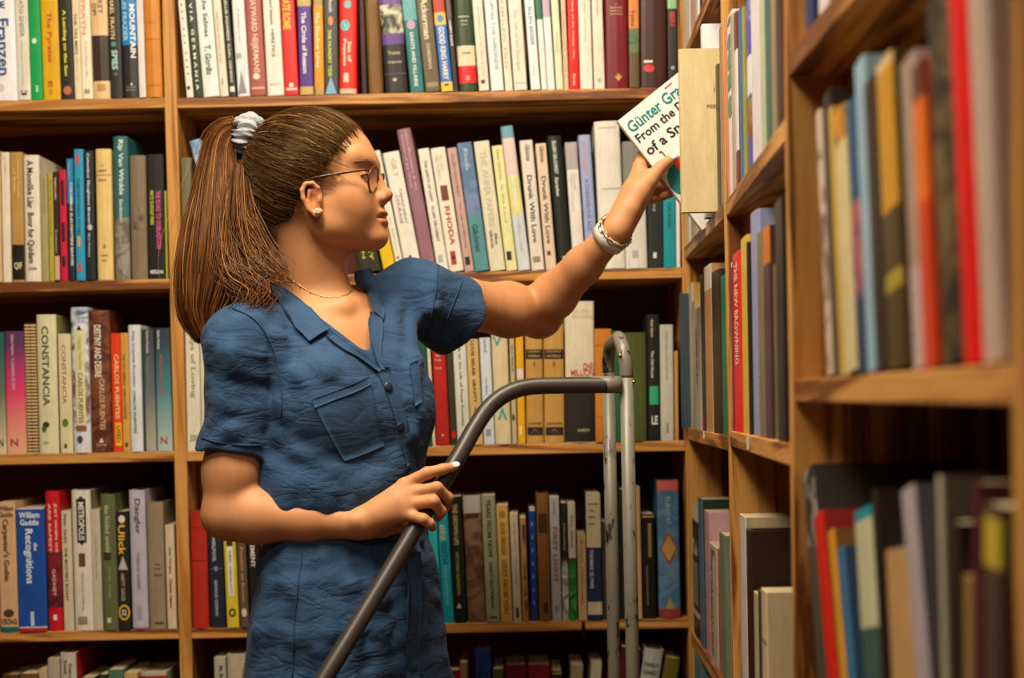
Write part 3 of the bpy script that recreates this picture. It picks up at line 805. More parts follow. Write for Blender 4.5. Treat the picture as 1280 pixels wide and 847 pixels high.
back_row(1, 2, ZF, .02, [
    B(893, 967, 130, '#d4ccb8', 'ivory book with slanted grey title', ('Ways of Loving', '#8c826a', 130, 492, .5, .44), ('[]', '#a89c84', 668, 698, .5, .5), lean=.02),
    B(970, 990, 140, '#c8c0a8', 'slim ivory book by her sleeve', lean=.02),
])
back_row(1, 2, ZJ, .05, [
    B(74, 129, 215, '#1c5048', 'deep green book half hidden by shirt', lean=.06),
    B(131, 148, 210, '#d8c8a8', 'very slim cream book by the shirt sleeve', lean=.06),
    B(151, 223, 222, '#b02820', 'red cloth hardback with small pale lettering', ('Alec', '#dca894', 310, 324, .4, .35, 'h'), ('Waugh', '#dca894', 334, 348, .4, .5, 'h'), ('Novels', '#dca894', 376, 388, .4, .5, 'h'), ('v', '#e0b8a0', 735, 748, .5, .2, 'h'), lean=.048, hard=True),
    B(227, 260, 228, '#3a3820', 'slim dark olive book with red spot', ('()', '#d02018', 715, 755, .55, .65), lean=.05),
    B(263, 333, 228, '#ccccc4', 'pale grey book with handwritten line', ('Ada or the Lilt of Frank Kowsky', '#4c5248', 240, 690, .48, .26), lean=.05),
    B(336, 399, 230, '#c8a868', 'straw yellow book with brown capitals', ('LOUIS BELAIR  GRAVITY', '#3a2818', 240, 565, .5, .3), ('HARV', '#3a2818', 590, 640, .5, .2), lean=.05),
    B(403, 461, 222, '#c8ccd4', 'cool white book', ('Paul Metcalf', '#8890a2', 230, 300, .5, .25), ('Ann Margo', '#8890a2', 430, 520, .45, .25), ('[]', '#8a90a0', 705, 740, .45, .45), lean=.045),
    B(464, 549, 200, '#d0be98', 'cream book with two turquoise chevrons', ('vv', '#1a9c9a', 215, 272, .35, .6, 'h'), ('^^', '#1a9c9a', 585, 655, .5, .6, 'h'), lean=.04, hard=True),
    B(553, 579, 210, '#b8a888', 'slim stone coloured book', ('W.H. PICKUP', '#3a3028', 258, 400, .5, .4), ('()', '#4a3a2c', 625, 660, .4, .6), lean=.03),
    B(583, 624, 205, '#daa21a', 'golden yellow book with white label', ('[]', '#d8ccc4', 385, 440, .5, .8), ('[]', '#ecd8a0', 690, 735, .4, .25), lean=.025),
    B(629, 721, 195, '#b98d49', 'worn tan hardback volume one', ('[]', '#26201a', 283, 334, .5, .96), ('JOSE MARIA', '#b89a60', 290, 302, .5, .75, 'h'), ('NOVELLA', '#b89a60', 312, 324, .5, .7, 'h'), ('I', '#5a3a1c', 350, 370, .5, .08, 'h'), ('ALIANZA', '#5a3a1c', 668, 680, .5, .8, 'h'), ('[]', '#2a221a', 694, 736, .5, .88), ('^', '#b98d49', 705, 728, .5, .5, 'h'), lean=.015, hard=True),
])
back_row(1, 2, ZK, .01, [
    B(46, 152, 150, '#b98d49', 'worn tan hardback volume two', ('[]', '#26201a', 283, 334, .5, .96), ('JOSE MARIA', '#b89a60', 290, 302, .5, .75, 'h'), ('NOVELLA', '#b89a60', 312, 324, .5, .7, 'h'), ('II', '#5a3a1c', 350, 372, .5, .1, 'h'), ('ALIANZA', '#5a3a1c', 668, 680, .5, .8, 'h'), ('[]', '#2a221a', 694, 736, .5, .88), ('^', '#b98d49', 705, 728, .5, .5, 'h'), hard=True),
    B(160, 313, 30, '#d4c8ae', 'very thick cream hardback with red capitals', ('CRUEL WORLD', '#c8ba9c', 72, 90, .55, .7, 'h'), ('GRANELL', '#c8ba9c', 100, 118, .6, .75, 'h'), ('ONE', '#ba4a3a', 355, 393, .78, .34, 'h'), ('MILLION', '#ba4a3a', 390, 425, .58, .8, 'h'), ('HARDY', '#b8ac94', 704, 720, .62, .42, 'h'), bands=((500, 775, '#2a2420'),), hard=True),
    B(316, 405, 175, '#c47824', 'orange-brown book behind the rail loop', ('[]', '#9a5a18', 260, 264, .5, .9), ('[]', '#9a5a18', 640, 644, .5, .9)),
    B(408, 460, 185, '#1e5c38', 'green book showing between the rail posts'),
    B(463, 589, 195, '#4b5329', 'thick olive green cloth hardback', hard=True),
    B(595, 661, 98, '#1e1e1c', 'tall black hardback with green square', ('Peter Stamm', '#bcbcac', 125, 218, .4, .2), ('The Old House', '#d0d0c0', 290, 432, .4, .22), ('[]', '#2c9c6a', 478, 575, .5, .7), ('LE', '#e0e0d8', 635, 680, .55, .5, 'h'), hard=True),
    B(663, 733, 152, '#b8b4a6', 'grey-white book with tiny vertical line', ('CLARKE GILES  A New York Novel', '#706c62', 180, 445, .5, .13), ('ZONE', '#706c62', 670, 725, .5, .18)),
    B(738, 757, 290, '#c0903c', 'short tan book in the corner'),
])
back_row(1, 3, ZL, .04, [
    B(66, 131, 190, '#a82a1c', 'faded red cloth hardback', ('[]', '#8a2014', 250, 252, .5, .7), ('[]', '#8a2014', 380, 384, .5, .9), lean=.025, hard=True),
    B(138, 196, 200, '#1e2432', 'navy book with grey lettering', ('THE WHIRLPOOL', '#babac4', 230, 388, .4, .24), ('GEORGE GISSING', '#a8a8b4', 460, 602, .45, .2), ('()', '#8a8a98', 405, 425, .5, .25), ('[]', '#6a6a78', 414, 417, .5, .95), lean=.045),
    B(203, 251, 200, '#c8b030', 'yellow paperback with white label', ('[]', '#26221a', 200, 326, .5, .5), ('[]', '#d8d4c0', 326, 522, .5, .48), ('NEIL GIRALDO', '#4a4430', 345, 515, .5, .2), ('()', '#2a2618', 572, 605, .5, .6), ('()', '#c8b030', 580, 598, .5, .3), lean=.045),
    B(257, 291, 200, '#5a4a3c', 'slim grey-brown book', ('Passion to Know', '#c88a48', 330, 548, .5, .3), ('()', '#c8c0b0', 570, 605, .5, .6), lean=.045),
    B(297, 346, 190, '#1c1a1a', 'black book with cream capitals', ('CEMENT', '#d8d0b8', 300, 410, .42, .36), lean=.05),
    B(350, 390, 190, '#3c1e30', 'aubergine book against the shirt', ('LEE', '#b8a8b0', 300, 396, .5, .4), lean=.06),
])
back_row(1, 3, ZM, .05, [
    B(38, 74, 190, '#2ab4b8', 'slim bright cyan book', lean=.06),
    B(77, 120, 178, '#1892a2', 'turquoise book with cream capitals', ('ANNA', '#c8b294', 240, 306, .42, .5), ('EDITH', '#0c5c7c', 312, 396, .5, .5), ('LYDIA DAVIDSON', '#6cc4cc', 404, 562, .5, .3), lean=.06),
    B(123, 172, 130, '#141c16', 'black-green book with dull gold title', ('THE GROWN UPS', '#ac9c5a', 160, 322, .45, .38), ('VICTORIA GLENDINN', '#9c8e54', 348, 520, .45, .24), ('^', '#c8c0a0', 550, 572, .4, .4, 'h'), lean=.05),
    B(175, 246, 125, '#6a4a34', 'photo-printed brown hardback with grey top', ('[]', '#3a2418', 196, 215, .5, .7), bands=((125, 196, '#a8a098'), (196, 640, '!#7a5a40#4a3020')), lean=.045, hard=True),
    B(249, 303, 125, '#8a8a70', 'sage grey book with black capitals', ('YEARS FROM NOW', '#26261c', 140, 372, .5, .34), ('GARY GLICKMAN', '#26261c', 388, 572, .5, .24), ('[]', '#4a4a38', 605, 612, .5, .6), lean=.045),
    B(306, 353, 165, '#c09850', 'gold-tan book with openwork capitals', ('()', '#8a6a30', 185, 215, .5, .5), ('GOOD ENOUGH', '#7c5c2a', 230, 360, .5, .42), ('SEEKS FROM YOU', '#7c5c2a', 378, 595, .5, .42), lean=.045),
    B(356, 389, 200, '#b8aa90', 'slim beige book with blue-grey lettering', ('The Spring', '#8898a4', 370, 470, .5, .35), ('Molly Giles', '#9c9280', 230, 340, .5, .3), ('[]', '#3a3024', 570, 612, .5, .35), lean=.04),
    B(392, 416, 215, '#a87c48', 'slim worn tan book', ('[]', '!#3a2c1c#a87c48', 240, 600, .6, .5), lean=.03),
    B(426, 453, 178, '#1c3a80', 'slim royal blue book with dots', ('. . . . . . .', '#b8c0d8', 230, 560, .45, .12), ('[]', '#c8ccd8', 180, 186, .5, .8), lean=.025),
    B(457, 505, 118, '#7b5129', 'tall brown cloth book with dark label', ('[]', '#3a2814', 195, 272, .5, .75), ('[]', '#3a2814', 550, 590, .6, .4), lean=.025, hard=True),
    B(509, 548, 132, '#a8a4a4', 'silver grey book with rust capitals', ('Glassner', '#7a6c6c', 145, 200, .5, .25), ('FIRST LIGHT', '#8c524a', 250, 472, .5, .46), ('()', '#8a8484', 560, 590, .5, .5), lean=.025),
])
back_row(1, 3, ZN, .02, [
    B(43, 69, 155, '#222420', 'slim book, black above and leaf pattern below', ('Glossary', '#a8a898', 235, 345, .5, .3), bands=((372, 384, '#5a3a20'), (384, 640, '!#c8ccc0#4a6a48'))),
    B(71, 101, 155, '#c4bca8', 'slim book, cream above and green below', ('The Glass', '#3a3a34', 200, 330, .5, .3), bands=((372, 384, '#5a3a20'), (384, 640, '!#2a9a38#163a1c'))),
    B(106, 141, 280, '#c0a070', 'short tan paperback', ('Brian Glanville', '#8a6c40', 300, 560, .5, .3)),
    B(143, 201, 115, '#1c2c50', 'navy book with cream top block', ('WATCHING', '#2a2a2a', 155, 163, .5, .7, 'h'), ('THE', '#2a2a2a', 181, 189, .4, .35, 'h'), ('BODY', '#2a2a2a', 206, 214, .4, .45, 'h'), ('BURN', '#2a2a2a', 232, 240, .4, .45, 'h'), ('THOMAS GLYNN', '#cccabc', 338, 490, .32, .24), bands=((115, 330, '#c8b898'), (546, 596, '#c0b090'))),
    B(204, 240, 230, '#3a3028', 'dark grey book behind the rail posts'),
    B(243, 275, 75, '#20302c', 'dark green book behind the rail posts'),
    B(277, 334, 100, '#2a2420', 'near-black book behind the rail posts'),
    B(338, 359, 90, '#b89468', 'slim tan book next to the rail post'),
    B(363, 415, 200, '#181410', 'short black book with gold strips', ('[]', '#8a7438', 235, 370, .6, .25), ('[]', '#6a5628', 400, 560, .35, .12), ('[]', '#b09448', 206, 212, .5, .9)),
    B(426, 512, 65, '#3c5f7c', 'blue marbled hardback with gold diamond', ('[]', '#c25a58', 68, 104, .5, .94), ('RUBAIYAT', '#8aa0b0', 130, 240, .5, .22), ('<>', '#9a2c24', 268, 402, .5, .82), ('<>', '#b48c3c', 282, 388, .5, .66), ('^', '#9a8040', 528, 575, .5, .45, 'h'), bands=((65, 106, '#b04c4c'), (106, 572, '!#3c6284#5a7a98'), (572, 630, '#8a3038')), hard=True),
])
back_row(1, 4, ZL, .03, [
    B(165, 212, 768, '#a8a08c', 'grey-cream book with blue-black name', ('Mr. Br', '#2c3444', 800, 850, .6, .35)),
    B(216, 290, 755, '#b0a48c', 'plain wide cream book by the hip', hard=True),
])
back_row(1, 4, ZM, .02, [
    B(88, 106, 770, '#b0a898', 'slim whitish book by the hip'),
    B(109, 151, 820, '#8a1820', 'low crimson book'),
    B(153, 183, 788, '#a07848', 'slim tan book'),
    B(213, 276, 733, '#1c3a78', 'tall royal blue cloth book', ('[]', '#12285a', 760, 764, .5, .95), ('[]', '#12285a', 790, 794, .5, .95), ('[]', '#12285a', 830, 834, .5, .95), hard=True),
    B(283, 326, 815, '#4a5a30', 'low olive green book'),
    B(331, 416, 800, '#6a1418', 'wide dark maroon cloth book', hard=True),
    B(421, 511, 798, '#7c1c1c', 'wide brick red cloth book', hard=True),
    B(516, 558, 822, '#2a2018', 'low near-black book with gold top', ('[]', '#a08838', 826, 834, .5, .9)),
])
back_row(1, 4, ZN, -.02, [
    B(60, 110, 800, '#8c866a', 'low grey-green book', lean=-.03),
    B(126, 170, 790, '#a8a088', 'ivory book beside bright red one', lean=-.06),
    B(178, 236, 722, '#c01418', 'bright red book behind the rail post', ('CARTER', '#e8d8c0', 760, 860, .5, .55), lean=-.13, yref=847),
    B(262, 340, 735, '#4a1014', 'dark red book behind the rail post', lean=-.13, yref=847),
    B(348, 430, 742, '#9c9a92', 'tilted light grey book with spaced capitals', ('DIABLO', '#3a3a38', 795, 812, .45, .75, 'h'), ('GUARDS', '#3a3a38', 825, 842, .45, .75, 'h'), lean=-.16, yref=847, hard=True),
    B(440, 500, 775, '#5c5018', 'tilted olive gold cloth book', lean=-.16, yref=847, hard=True),
])

# ---- side bookcase
SIDEB = ('corner bay', 'middle bay', 'end bay')


def side_row(bay, lv, Z, lean, books):
    ph = BACKROW[lv] + ' of side bookcase ' + SIDEB[bay]
    zt = SUND[bay][lv - 1] if lv else SUND[bay][0] + 0.335
    a, b, t, nrm = SEG[bay]
    tt = np.array([t[0], t[1]])
    key = (('side', bay), round(SST[bay][lv], 4))
    if key not in add_row.prev:                      # start clear of the far upright
        gap = 0.0135 if bay == 0 else UT + 0.001
        add_row.prev[key] = (np.dot(a, tt) + gap / abs(t[1]) + 0.012 * (bay == 1) * 0.2, 0.0, 0.3)
    um = np.dot(b, tt) - 0.001 - (0.013 if bay == 1 else 0.006 if bay == 0 else 0)
    add_row(('side', bay), SST[bay][lv], Z, lean, books, ph, 'books on the ' + ph, zt, um)


Z1 = (840, 0, 7.99)
side_row(0, 0, Z1, None, [
    B(100, 116, -260, '#b89020', 'slim mustard book'),
    B(118, 176, -260, '#ddd8d0', 'white book'),
    B(178, 236, -240, '#c8a898', 'dusty pink book'),
    B(240, 262, -220, '#d0c8c0', 'slim off-white book'),
    B(266, 300, -240, '#2a2624', 'slim black book'),
    B(306, 340, -240, '#8a8a94', 'slim steel grey book'),
])
side_row(0, 1, PX, None, [
    B(856, 861, 215, '#c8c0b0', 'off-white book half hidden by the cream cover'),
    B(861.3, 867, 222, '#a89880', 'beige book half hidden by the cream cover'),
])
HELD_D = 2.315
side_row(0, 1, PX, None, [
    B(888.2, 890.8, 26, '#dcdcdc', 'tall white book rising behind the cream cover', out=.014, dep=.19),
])
side_row(0, 1, PX, None, [
    B(897.2, 899.5, 78, '#5a4a38', 'slim brown book next to the cream cover'),
    B(899.7, 902.6, 84, '#9aa890', 'slim sage book next to the cream cover', ('[]', '#4a4a3c', 150, 165, .5, .6)),
    B(902.9, 905.6, 30, '#8a6a68', 'slim mauve book against the divider'),
])
side_row(0, 2, PX, None, [
    B(853, 861.5, 371, '#33434c', 'slate blue cloth book jutting out', hard=True, out=.014),
    B(861.8, 866.2, 354, '#c8bca8', 'cream book with tan cover', board='#b89048'),
    B(866.5, 870, 376, '#b09a78', 'slim tan book', ),
    B(870.3, 878.7, 387, '#d2cdc4', 'white book with thin vertical lettering', ('Lectures on Art', '#6a645c', 410, 480, .5, .3), out=.003),
    B(879, 882, 342, '#3a342c', 'slim dark brown book', ('[]', '#c82020', 520, 533, .5, .8)),
    B(882.3, 891, 333, '#c08a5a', 'tan-orange book with white top', bands=((333, 363, '#ccc8bc'),)),
    B(891.3, 902, 341, '#241f1c', 'thick black book', hard=True),
    B(902.3, 906.6, 344, '#0e6a48', 'slim emerald book'),
])
side_row(0, 3, PX, None, [
    B(861.5, 866, 628, '#a89c88', 'slim grey-beige book with black marks', ('WALL', '#3a342c', 635, 650, .5, .5)),
    B(866.3, 874, 650, '#2c2a20', 'black photo-printed book with white band', ('[]', '!#c8c0a8#4a4638', 672, 690, .5, .8), ('[]', '#8a8468', 698, 750, .5, .85), bands=((757, 764, '#c4bfb4'),)),
    B(874.3, 880, 623, '#5c708c', 'grey-blue book with dark green cover', board='#16302a', dep=.2),
    B(880.3, 886, 639, '#c0949a', 'dusty pink book with pale cover'),
    B(886.3, 896.5, 679, '#c8b8a8', 'ivory book with rust vertical capitals', ('THE UKRAINIAN SHOP', '#8a4838', 690, 815, .3, .3), ('II', '#2a221c', 685, 690, .5, .5)),
    B(896.8, 899.8, 687, '#b05830', 'slim rust orange book'),
    B(900.1, 907.2, 667, '#66745e', 'grey-green book against the divider'),
])
side_row(0, 4, PX, None, [
    B(861, 869, 832, '#b8b4ac', 'pale grey book top'),
    B(871, 879, 820, '#5a8488', 'sea-green book top'),
])
side_row(1, 1, PX, None, [
    B(908.6, 910.2, 20, '#c07060', 'very slim coral book against the divider'),
    B(910.4, 917.2, 19, '#d6d6d0', 'white book with big turquoise letters', ('()', '#0e8c72', 22, 31, .5, .7), ('()', '#0e8c72', 43, 62, .5, .75), ('()', '#0e8c72', 65, 89, .55, .8), ('[]', '#0e8c72', 92, 112, .5, .7), ('()', '#0e8c72', 122, 148, .5, .85)),
    B(917.4, 920.4, 14, '#a89484', 'slim taupe book'),
    B(920.6, 923.6, 12, '#6a3434', 'slim maroon book with white lower half', bands=((60, 190, '#d0ccc8'),)),
    B(923.8, 926.6, 9, '#c04880', 'slim magenta book'),
    B(926.8, 930, 8, '#2a5f90', 'slim blue book'),
    B(930.2, 932.6, 5, '#8a8a40', 'slim olive book'),
    B(932.8, 937, -5, '#4a48a0', 'violet patterned book', bands=((-5, 40, '!#4a48a0#8a8ab8'), (70, 120, '#d0c8d0'), (125, 175, '!#7a2a28#8a7a48'))),
    B(937.3, 952, -30, '#d0c8cc', 'thick white book', hard=True),
    B(952.3, 957, -30, '#a8b090', 'slim sage green book'),
    B(957.3, 965, -40, '#2a5a50', 'dark teal book'),
    B(965.3, 970, -40, '#8a7a60', 'slim drab brown book'),
    B(970.3, 977, -40, '#2a1810', 'dark brown book'),
    B(977.3, 982.5, -50, '#5a4428', 'brown book against the post'),
])
side_row(1, 2, PX, None, [
    B(909.8, 914, 330, '#c8c4bc', 'slim white book with navy cover', board='#20202a'),
    B(914.2, 918, 334, '#7a1848', 'slim plum book'),
    B(918.3, 928, 317, '#e01810', 'bright red book with white capitals', ('THE NEW BROWNING', '#f0d8d0', 330, 455, .5, .42)),
    B(928.3, 937, 297, '#d0b038', 'yellow book'),
    B(937.2, 939, 300, '#2a1c18', 'very slim dark book'),
    B(939.2, 949, 266, '#8a92b8', 'tall lavender book with blotched cover', hard=True),
    B(949.3, 957, 290, '#7a6a50', 'khaki brown book'),
    B(957.3, 965, 284, '#4a343c', 'purple-brown book with orange top', bands=((284, 330, '#c26a18'),)),
    B(965.3, 972.5, 330, '#6a5a40', 'dull olive brown book'),
    B(972.8, 982.5, 250, '#201a18', 'black book against the post'),
])
side_row(1, 3, PX, None, [
    B(929, 936.5, 645, '#c0bcb4', 'tall white book with pale cover', board='#a89a7c', dep=.22),
    B(936.8, 941.5, 664, '#301a10', 'large dark brown book', hard=True, dep=.215),
    B(944, 949, 742, '#b0a07c', 'short sand coloured book'),
    B(949.3, 955, 740, '#3a3a30', 'short dark green book'),
    B(955.3, 962, 738, '#c4b08c', 'short cream book showing its front cover', ('[]', '#8a7a5c', 797, 802, .5, .9)),
])
side_row(2, 0, PX, None, [
    B(1006, 1017, -160, '#1c2a58', 'navy book'),
    B(1019, 1034, -200, '#c8c0c0', 'pinkish white book'),
    B(1036, 1056, -260, '#8a3028', 'brick red book'),
])
side_row(2, 1, PX, .045, [
    B(1032.6, 1039, 145, '#b8a090', 'slim mottled beige book', bands=((145, 460, '!#c0aa98#6a5848'),)),
    B(1039.3, 1049, 124, '#241812', 'black book'),
    B(1049.5, 1055, 140, '#b8983c', 'slim gold book'),
    B(1055.4, 1070, 148, '#c8b888', 'pale straw book', bands=((148, 190, '!#d08020#4a6a38'),)),
    B(1071, 1081.6, 135, '#2a3a58', 'dark blue book with violet foot', bands=((135, 260, '#1a4c70'), (260, 380, '!#4a3468#a85a60'))),
    B(1082, 1095.6, 87, '#8aa8bc', 'light blue book'),
    B(1096.4, 1112.6, 110, '#2a1e10', 'dark brown book'),
    B(1113, 1134, 89, '#4a3c18', 'brown book with gold upper spine', bands=((89, 102, '#d0b078'), (102, 275, '#c08a20'), (350, 372, '#a09030'))),
    B(1135, 1155.6, 86, '#b8a09c', 'pinkish grey book', bands=((86, 340, '#a08878'),)),
    B(1156, 1171, 90, '#c83c10', 'orange-red book with brown top', bands=((90, 135, '#5a2a1a'), (135, 260, '#d86a10'))),
    B(1171.6, 1195.6, 14, '#3c3424', 'tall dark mottled hardback', bands=((14, 470, '!#2c261a#6a5634'),), hard=True),
    B(1196.2, 1219, -40, '#d81010', 'tall scarlet book', hard=True),
    B(1219.6, 1243, -55, '#b8a090', 'tall pale beige book', hard=True),
])
side_row(2, 2, PX, .07, [  # board colours darker than the spines: the bay's shade painted into the covers
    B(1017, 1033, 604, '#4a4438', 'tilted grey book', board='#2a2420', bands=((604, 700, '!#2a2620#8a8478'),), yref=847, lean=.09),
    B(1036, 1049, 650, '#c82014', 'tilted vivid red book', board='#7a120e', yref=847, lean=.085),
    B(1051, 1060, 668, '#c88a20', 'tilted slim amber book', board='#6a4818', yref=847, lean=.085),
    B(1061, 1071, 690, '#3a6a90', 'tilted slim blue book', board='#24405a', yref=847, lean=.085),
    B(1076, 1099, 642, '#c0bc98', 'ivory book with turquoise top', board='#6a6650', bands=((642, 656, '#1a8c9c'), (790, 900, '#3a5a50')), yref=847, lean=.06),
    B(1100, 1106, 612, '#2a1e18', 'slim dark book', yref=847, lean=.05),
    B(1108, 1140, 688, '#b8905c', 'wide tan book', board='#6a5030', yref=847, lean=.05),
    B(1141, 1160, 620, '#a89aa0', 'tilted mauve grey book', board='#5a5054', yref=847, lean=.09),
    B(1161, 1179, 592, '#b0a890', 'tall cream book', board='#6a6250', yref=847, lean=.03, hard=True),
    B(1181, 1196, 650, '#2a2014', 'dark brown book', yref=847, lean=.01),
    B(1197, 1216, 718, '#8a6a40', 'short brown book', yref=847, lean=.01),
    B(1217, 1229, 602, '#4a141c', 'oxblood book', yref=847, lean=.005),
    B(1231, 1252, 630, '#4a3a30', 'brown book with yellow label', bands=((645, 705, '#b8a030'),), yref=847, lean=0.0),
])
# ------------------------------------------------------------------ lettering: all strings become meshes in one go
def make_texts(strings):
    obs = {}
    for s_ in sorted(strings):
        cu = bpy.data.curves.new('lettering', 'FONT')
        cu.body = s_
        cu.resolution_u = 2
        cu.fill_mode = 'FRONT'
        cu.offset = 0.022
        o = bpy.data.objects.new('lettering', cu)
        COL.objects.link(o)
        obs[s_] = o
    dg = bpy.context.evaluated_depsgraph_get()
    for s_, o in obs.items():
        me = bpy.data.meshes.new_from_object(o.evaluated_get(dg))
        v = np.empty(len(me.vertices) * 3)
        me.vertices.foreach_get('co', v)
        v = v.reshape(-1, 3)[:, :2]
        f = [tuple(p.vertices) for p in me.polygons]
        lo, hi = v.min(0), v.max(0)
        TEXTS[s_] = ((v - lo) / np.maximum(hi - lo, 1e-6), f)
        bpy.data.meshes.remove(me)
    for o in obs.values():
        cu = o.data
        bpy.data.objects.remove(o, do_unlink=True)
        bpy.data.curves.remove(cu)


def disc(n=20):
    a = np.linspace(0, 2 * math.pi, n, endpoint=False)
    return np.stack([.5 + .5 * np.cos(a), .5 + .5 * np.sin(a)], 1), [tuple(range(n))]


SHAPES = {
    '()': disc(),
    '[]': (np.array([(0, 0), (.25, 0), (.5, 0), (.75, 0), (1, 0), (1, 1), (.75, 1), (.5, 1), (.25, 1), (0, 1.)]), [(0, 1, 8, 9), (1, 2, 7, 8), (2, 3, 6, 7), (3, 4, 5, 6)]),
    '<>': (np.array([(.5, 0), (1, .5), (.5, 1), (0, .5)]), [(0, 1, 2, 3)]),
    '^': (np.array([(0, 0), (1, 0), (.5, 1)]), [(0, 1, 2)]),
    'v': (np.array([(0, 1), (.5, 0), (1, 1)]), [(0, 1, 2)]),
    'vv': (np.array([(0, 1), (.5, 0), (1, 1), (.75, 1), (.5, .45), (.25, 1)]), [(0, 1, 4, 5), (1, 2, 3, 4)]),
    '^^': (np.array([(0, 0), (.5, 1), (1, 0), (.75, 0), (.5, .55), (.25, 0)]), [(5, 4, 1, 0), (4, 3, 2, 1)]),
}
make_texts({q[0] for b in BOOKS for q in b['titles']} - set(SHAPES) | {'Günter Grass', 'From the Diary', 'of a Snail', 'C', 'PEE'})


def cover_mat(c, h):
    if c.startswith('!'):
        _, a, b2 = c.split('#')
        return mat_mottle('#' + a, '#' + b2)
    return mat_book(c)


def build_book(b):
    t, h, w = b['t'], b['h'], b['dep']
    hard = b['hard']
    bt = min(0.0026 if hard else 0.0012, t * 0.2)
    bulge = min(0.004, t * 0.12) if hard else min(0.0009, t * 0.05)
    sy = lambda x: bulge * (1 - (1 - abs(2 * x / t - 1) ** 2.4)) if t > 0 else 0     # spine surface, 0 at its proudest
    root = empty('book', mw=b['mw'])
    # cover: a U section drawn round the pages, with a curved spine
    sp = [(t * k, sy(t * k)) for k in (0.0, .06, .2, .5, .8, .94, 1.0)]
    sp[0] = (0.0, bulge + 0.0012); sp[-1] = (t, bulge + 0.0012)
    outer = [(0, w)] + sp + [(t, w)]
    inner = [(t - bt, w), (t - bt, bulge + bt + .001), (bt, bulge + bt + .001), (bt, w)]
    sec = outer + inner
    n = len(sec)
    cuts = {0.0, 1.0}
    for a, c, _ in b['bands']:
        cuts |= {min(1, max(0, a)), min(1, max(0, c))}
    cuts = sorted(cuts)
    if b['mat'] and b['mat'][0] == 'grad':
        base = mat_grad(b['mat'][1], b['mat'][2], h, mid=b['mat'][3])
    elif b['mat'] and b['mat'][0] == 'stripe':
        base = mat_stripe(b['mat'][1], b['mat'][2], b['mat'][3], h)
    else:
        base = cover_mat(b['col'], h)
    mats = [base]
    board_i = 0
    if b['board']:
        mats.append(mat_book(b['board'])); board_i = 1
    V, Fc, fm = [], [], []
    for c in cuts:
        V += [(x, y, h * (1 - c)) for x, y in sec]
    for k in range(len(cuts) - 1):
        mid = (cuts[k] + cuts[k + 1]) / 2
        mi = 0
        for a, c, colr in b['bands']:
            if a <= mid <= c:
                m = cover_mat(colr, h)
                if m not in mats:
                    mats.append(m)
                mi = mats.index(m)
        for i in range(n):
            j = (i + 1) % n
            Fc.append((k * n + i, k * n + j, (k + 1) * n + j, (k + 1) * n + i))
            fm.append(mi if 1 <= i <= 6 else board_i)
    L = (len(cuts) - 1) * n
    io, ni = len(outer), n
    for lvl, flip in ((0, True), (L, False)):
        quads = [(0, 1, ni - 2, ni - 1), (1, 2, 3, ni - 2), (3, 4, ni - 2), (4, 5, ni - 3, ni - 2), (5, 6, ni - 3), (6, 7, ni - 3), (7, 8, io, ni - 3)]
        for q in quads:
            q = [lvl + x for x in q]
            Fc.append(tuple(q[::-1] if flip else q))
            fm.append(0)
    cov = mesh('cover', V, Fc, mats, root, fmat=fm)
    ins = 0.004 if hard else 0.0006
    e = bt + 0.0001
    y0, y1 = bulge + bt + 0.0014, w - (0.005 if hard else 0.0006)
    z0, z1 = ins, h - ins
    x0, x1 = e, t - e
    if x1 - x0 > 0.0005:
        PV = [(x0, y0, z0), (x1, y0, z0), (x1, y1, z0), (x0, y1, z0), (x0, y0, z1), (x1, y0, z1), (x1, y1, z1), (x0, y1, z1)]
        PF = [(3, 2, 1, 0), (4, 5, 6, 7), (0, 1, 5, 4), (1, 2, 6, 5), (2, 3, 7, 6), (3, 0, 4, 7)]
        mesh('page_block', PV, PF, mat_pages(), root)
    for k, q in enumerate(b['titles']):
        txt, colr, a, c, cc, s_ = q[:6]
        horiz = len(q) > 6
        shp = SHAPES.get(txt) if txt in SHAPES else TEXTS.get(txt)
        v, f = shp
        if a > 1.2 or c < 0:
            continue
        if horiz or txt in ('()', '[]', '<>'):
            X = (cc - s_ / 2 + v[:, 0] * s_) * t
            Zc = h * (1 - c + v[:, 1] * (c - a))
        else:
            X = (cc - s_ / 2 + v[:, 1] * s_) * t
            Zc = h * (1 - a - v[:, 0] * (c - a))
        lift = 0.00035 + 0.00012 * k
        VV = [(x, sy(min(max(x, 0), t)) - lift, min(max(z, .0005), h - .0005)) for x, z in zip(X, Zc)]
        nm = 'spine_ornament' if txt in SHAPES else 'spine_lettering'
        inkm = cover_mat(colr, h) if colr.startswith('!') else mat_ink(colr)
        mesh(nm, VV, f, inkm, root)
    return root


_lab = {}
for b in BOOKS:
    b['label'] = b['desc'] + ', ' + b['phrase']
    _lab.setdefault(b['label'], []).append(b)
for k, v in _lab.items():
    if len(v) > 1:
        print('SAME LABEL', k)
for b in BOOKS:
    tag(build_book(b), b['label'], 'book', b['group'])
print('books', len(BOOKS))
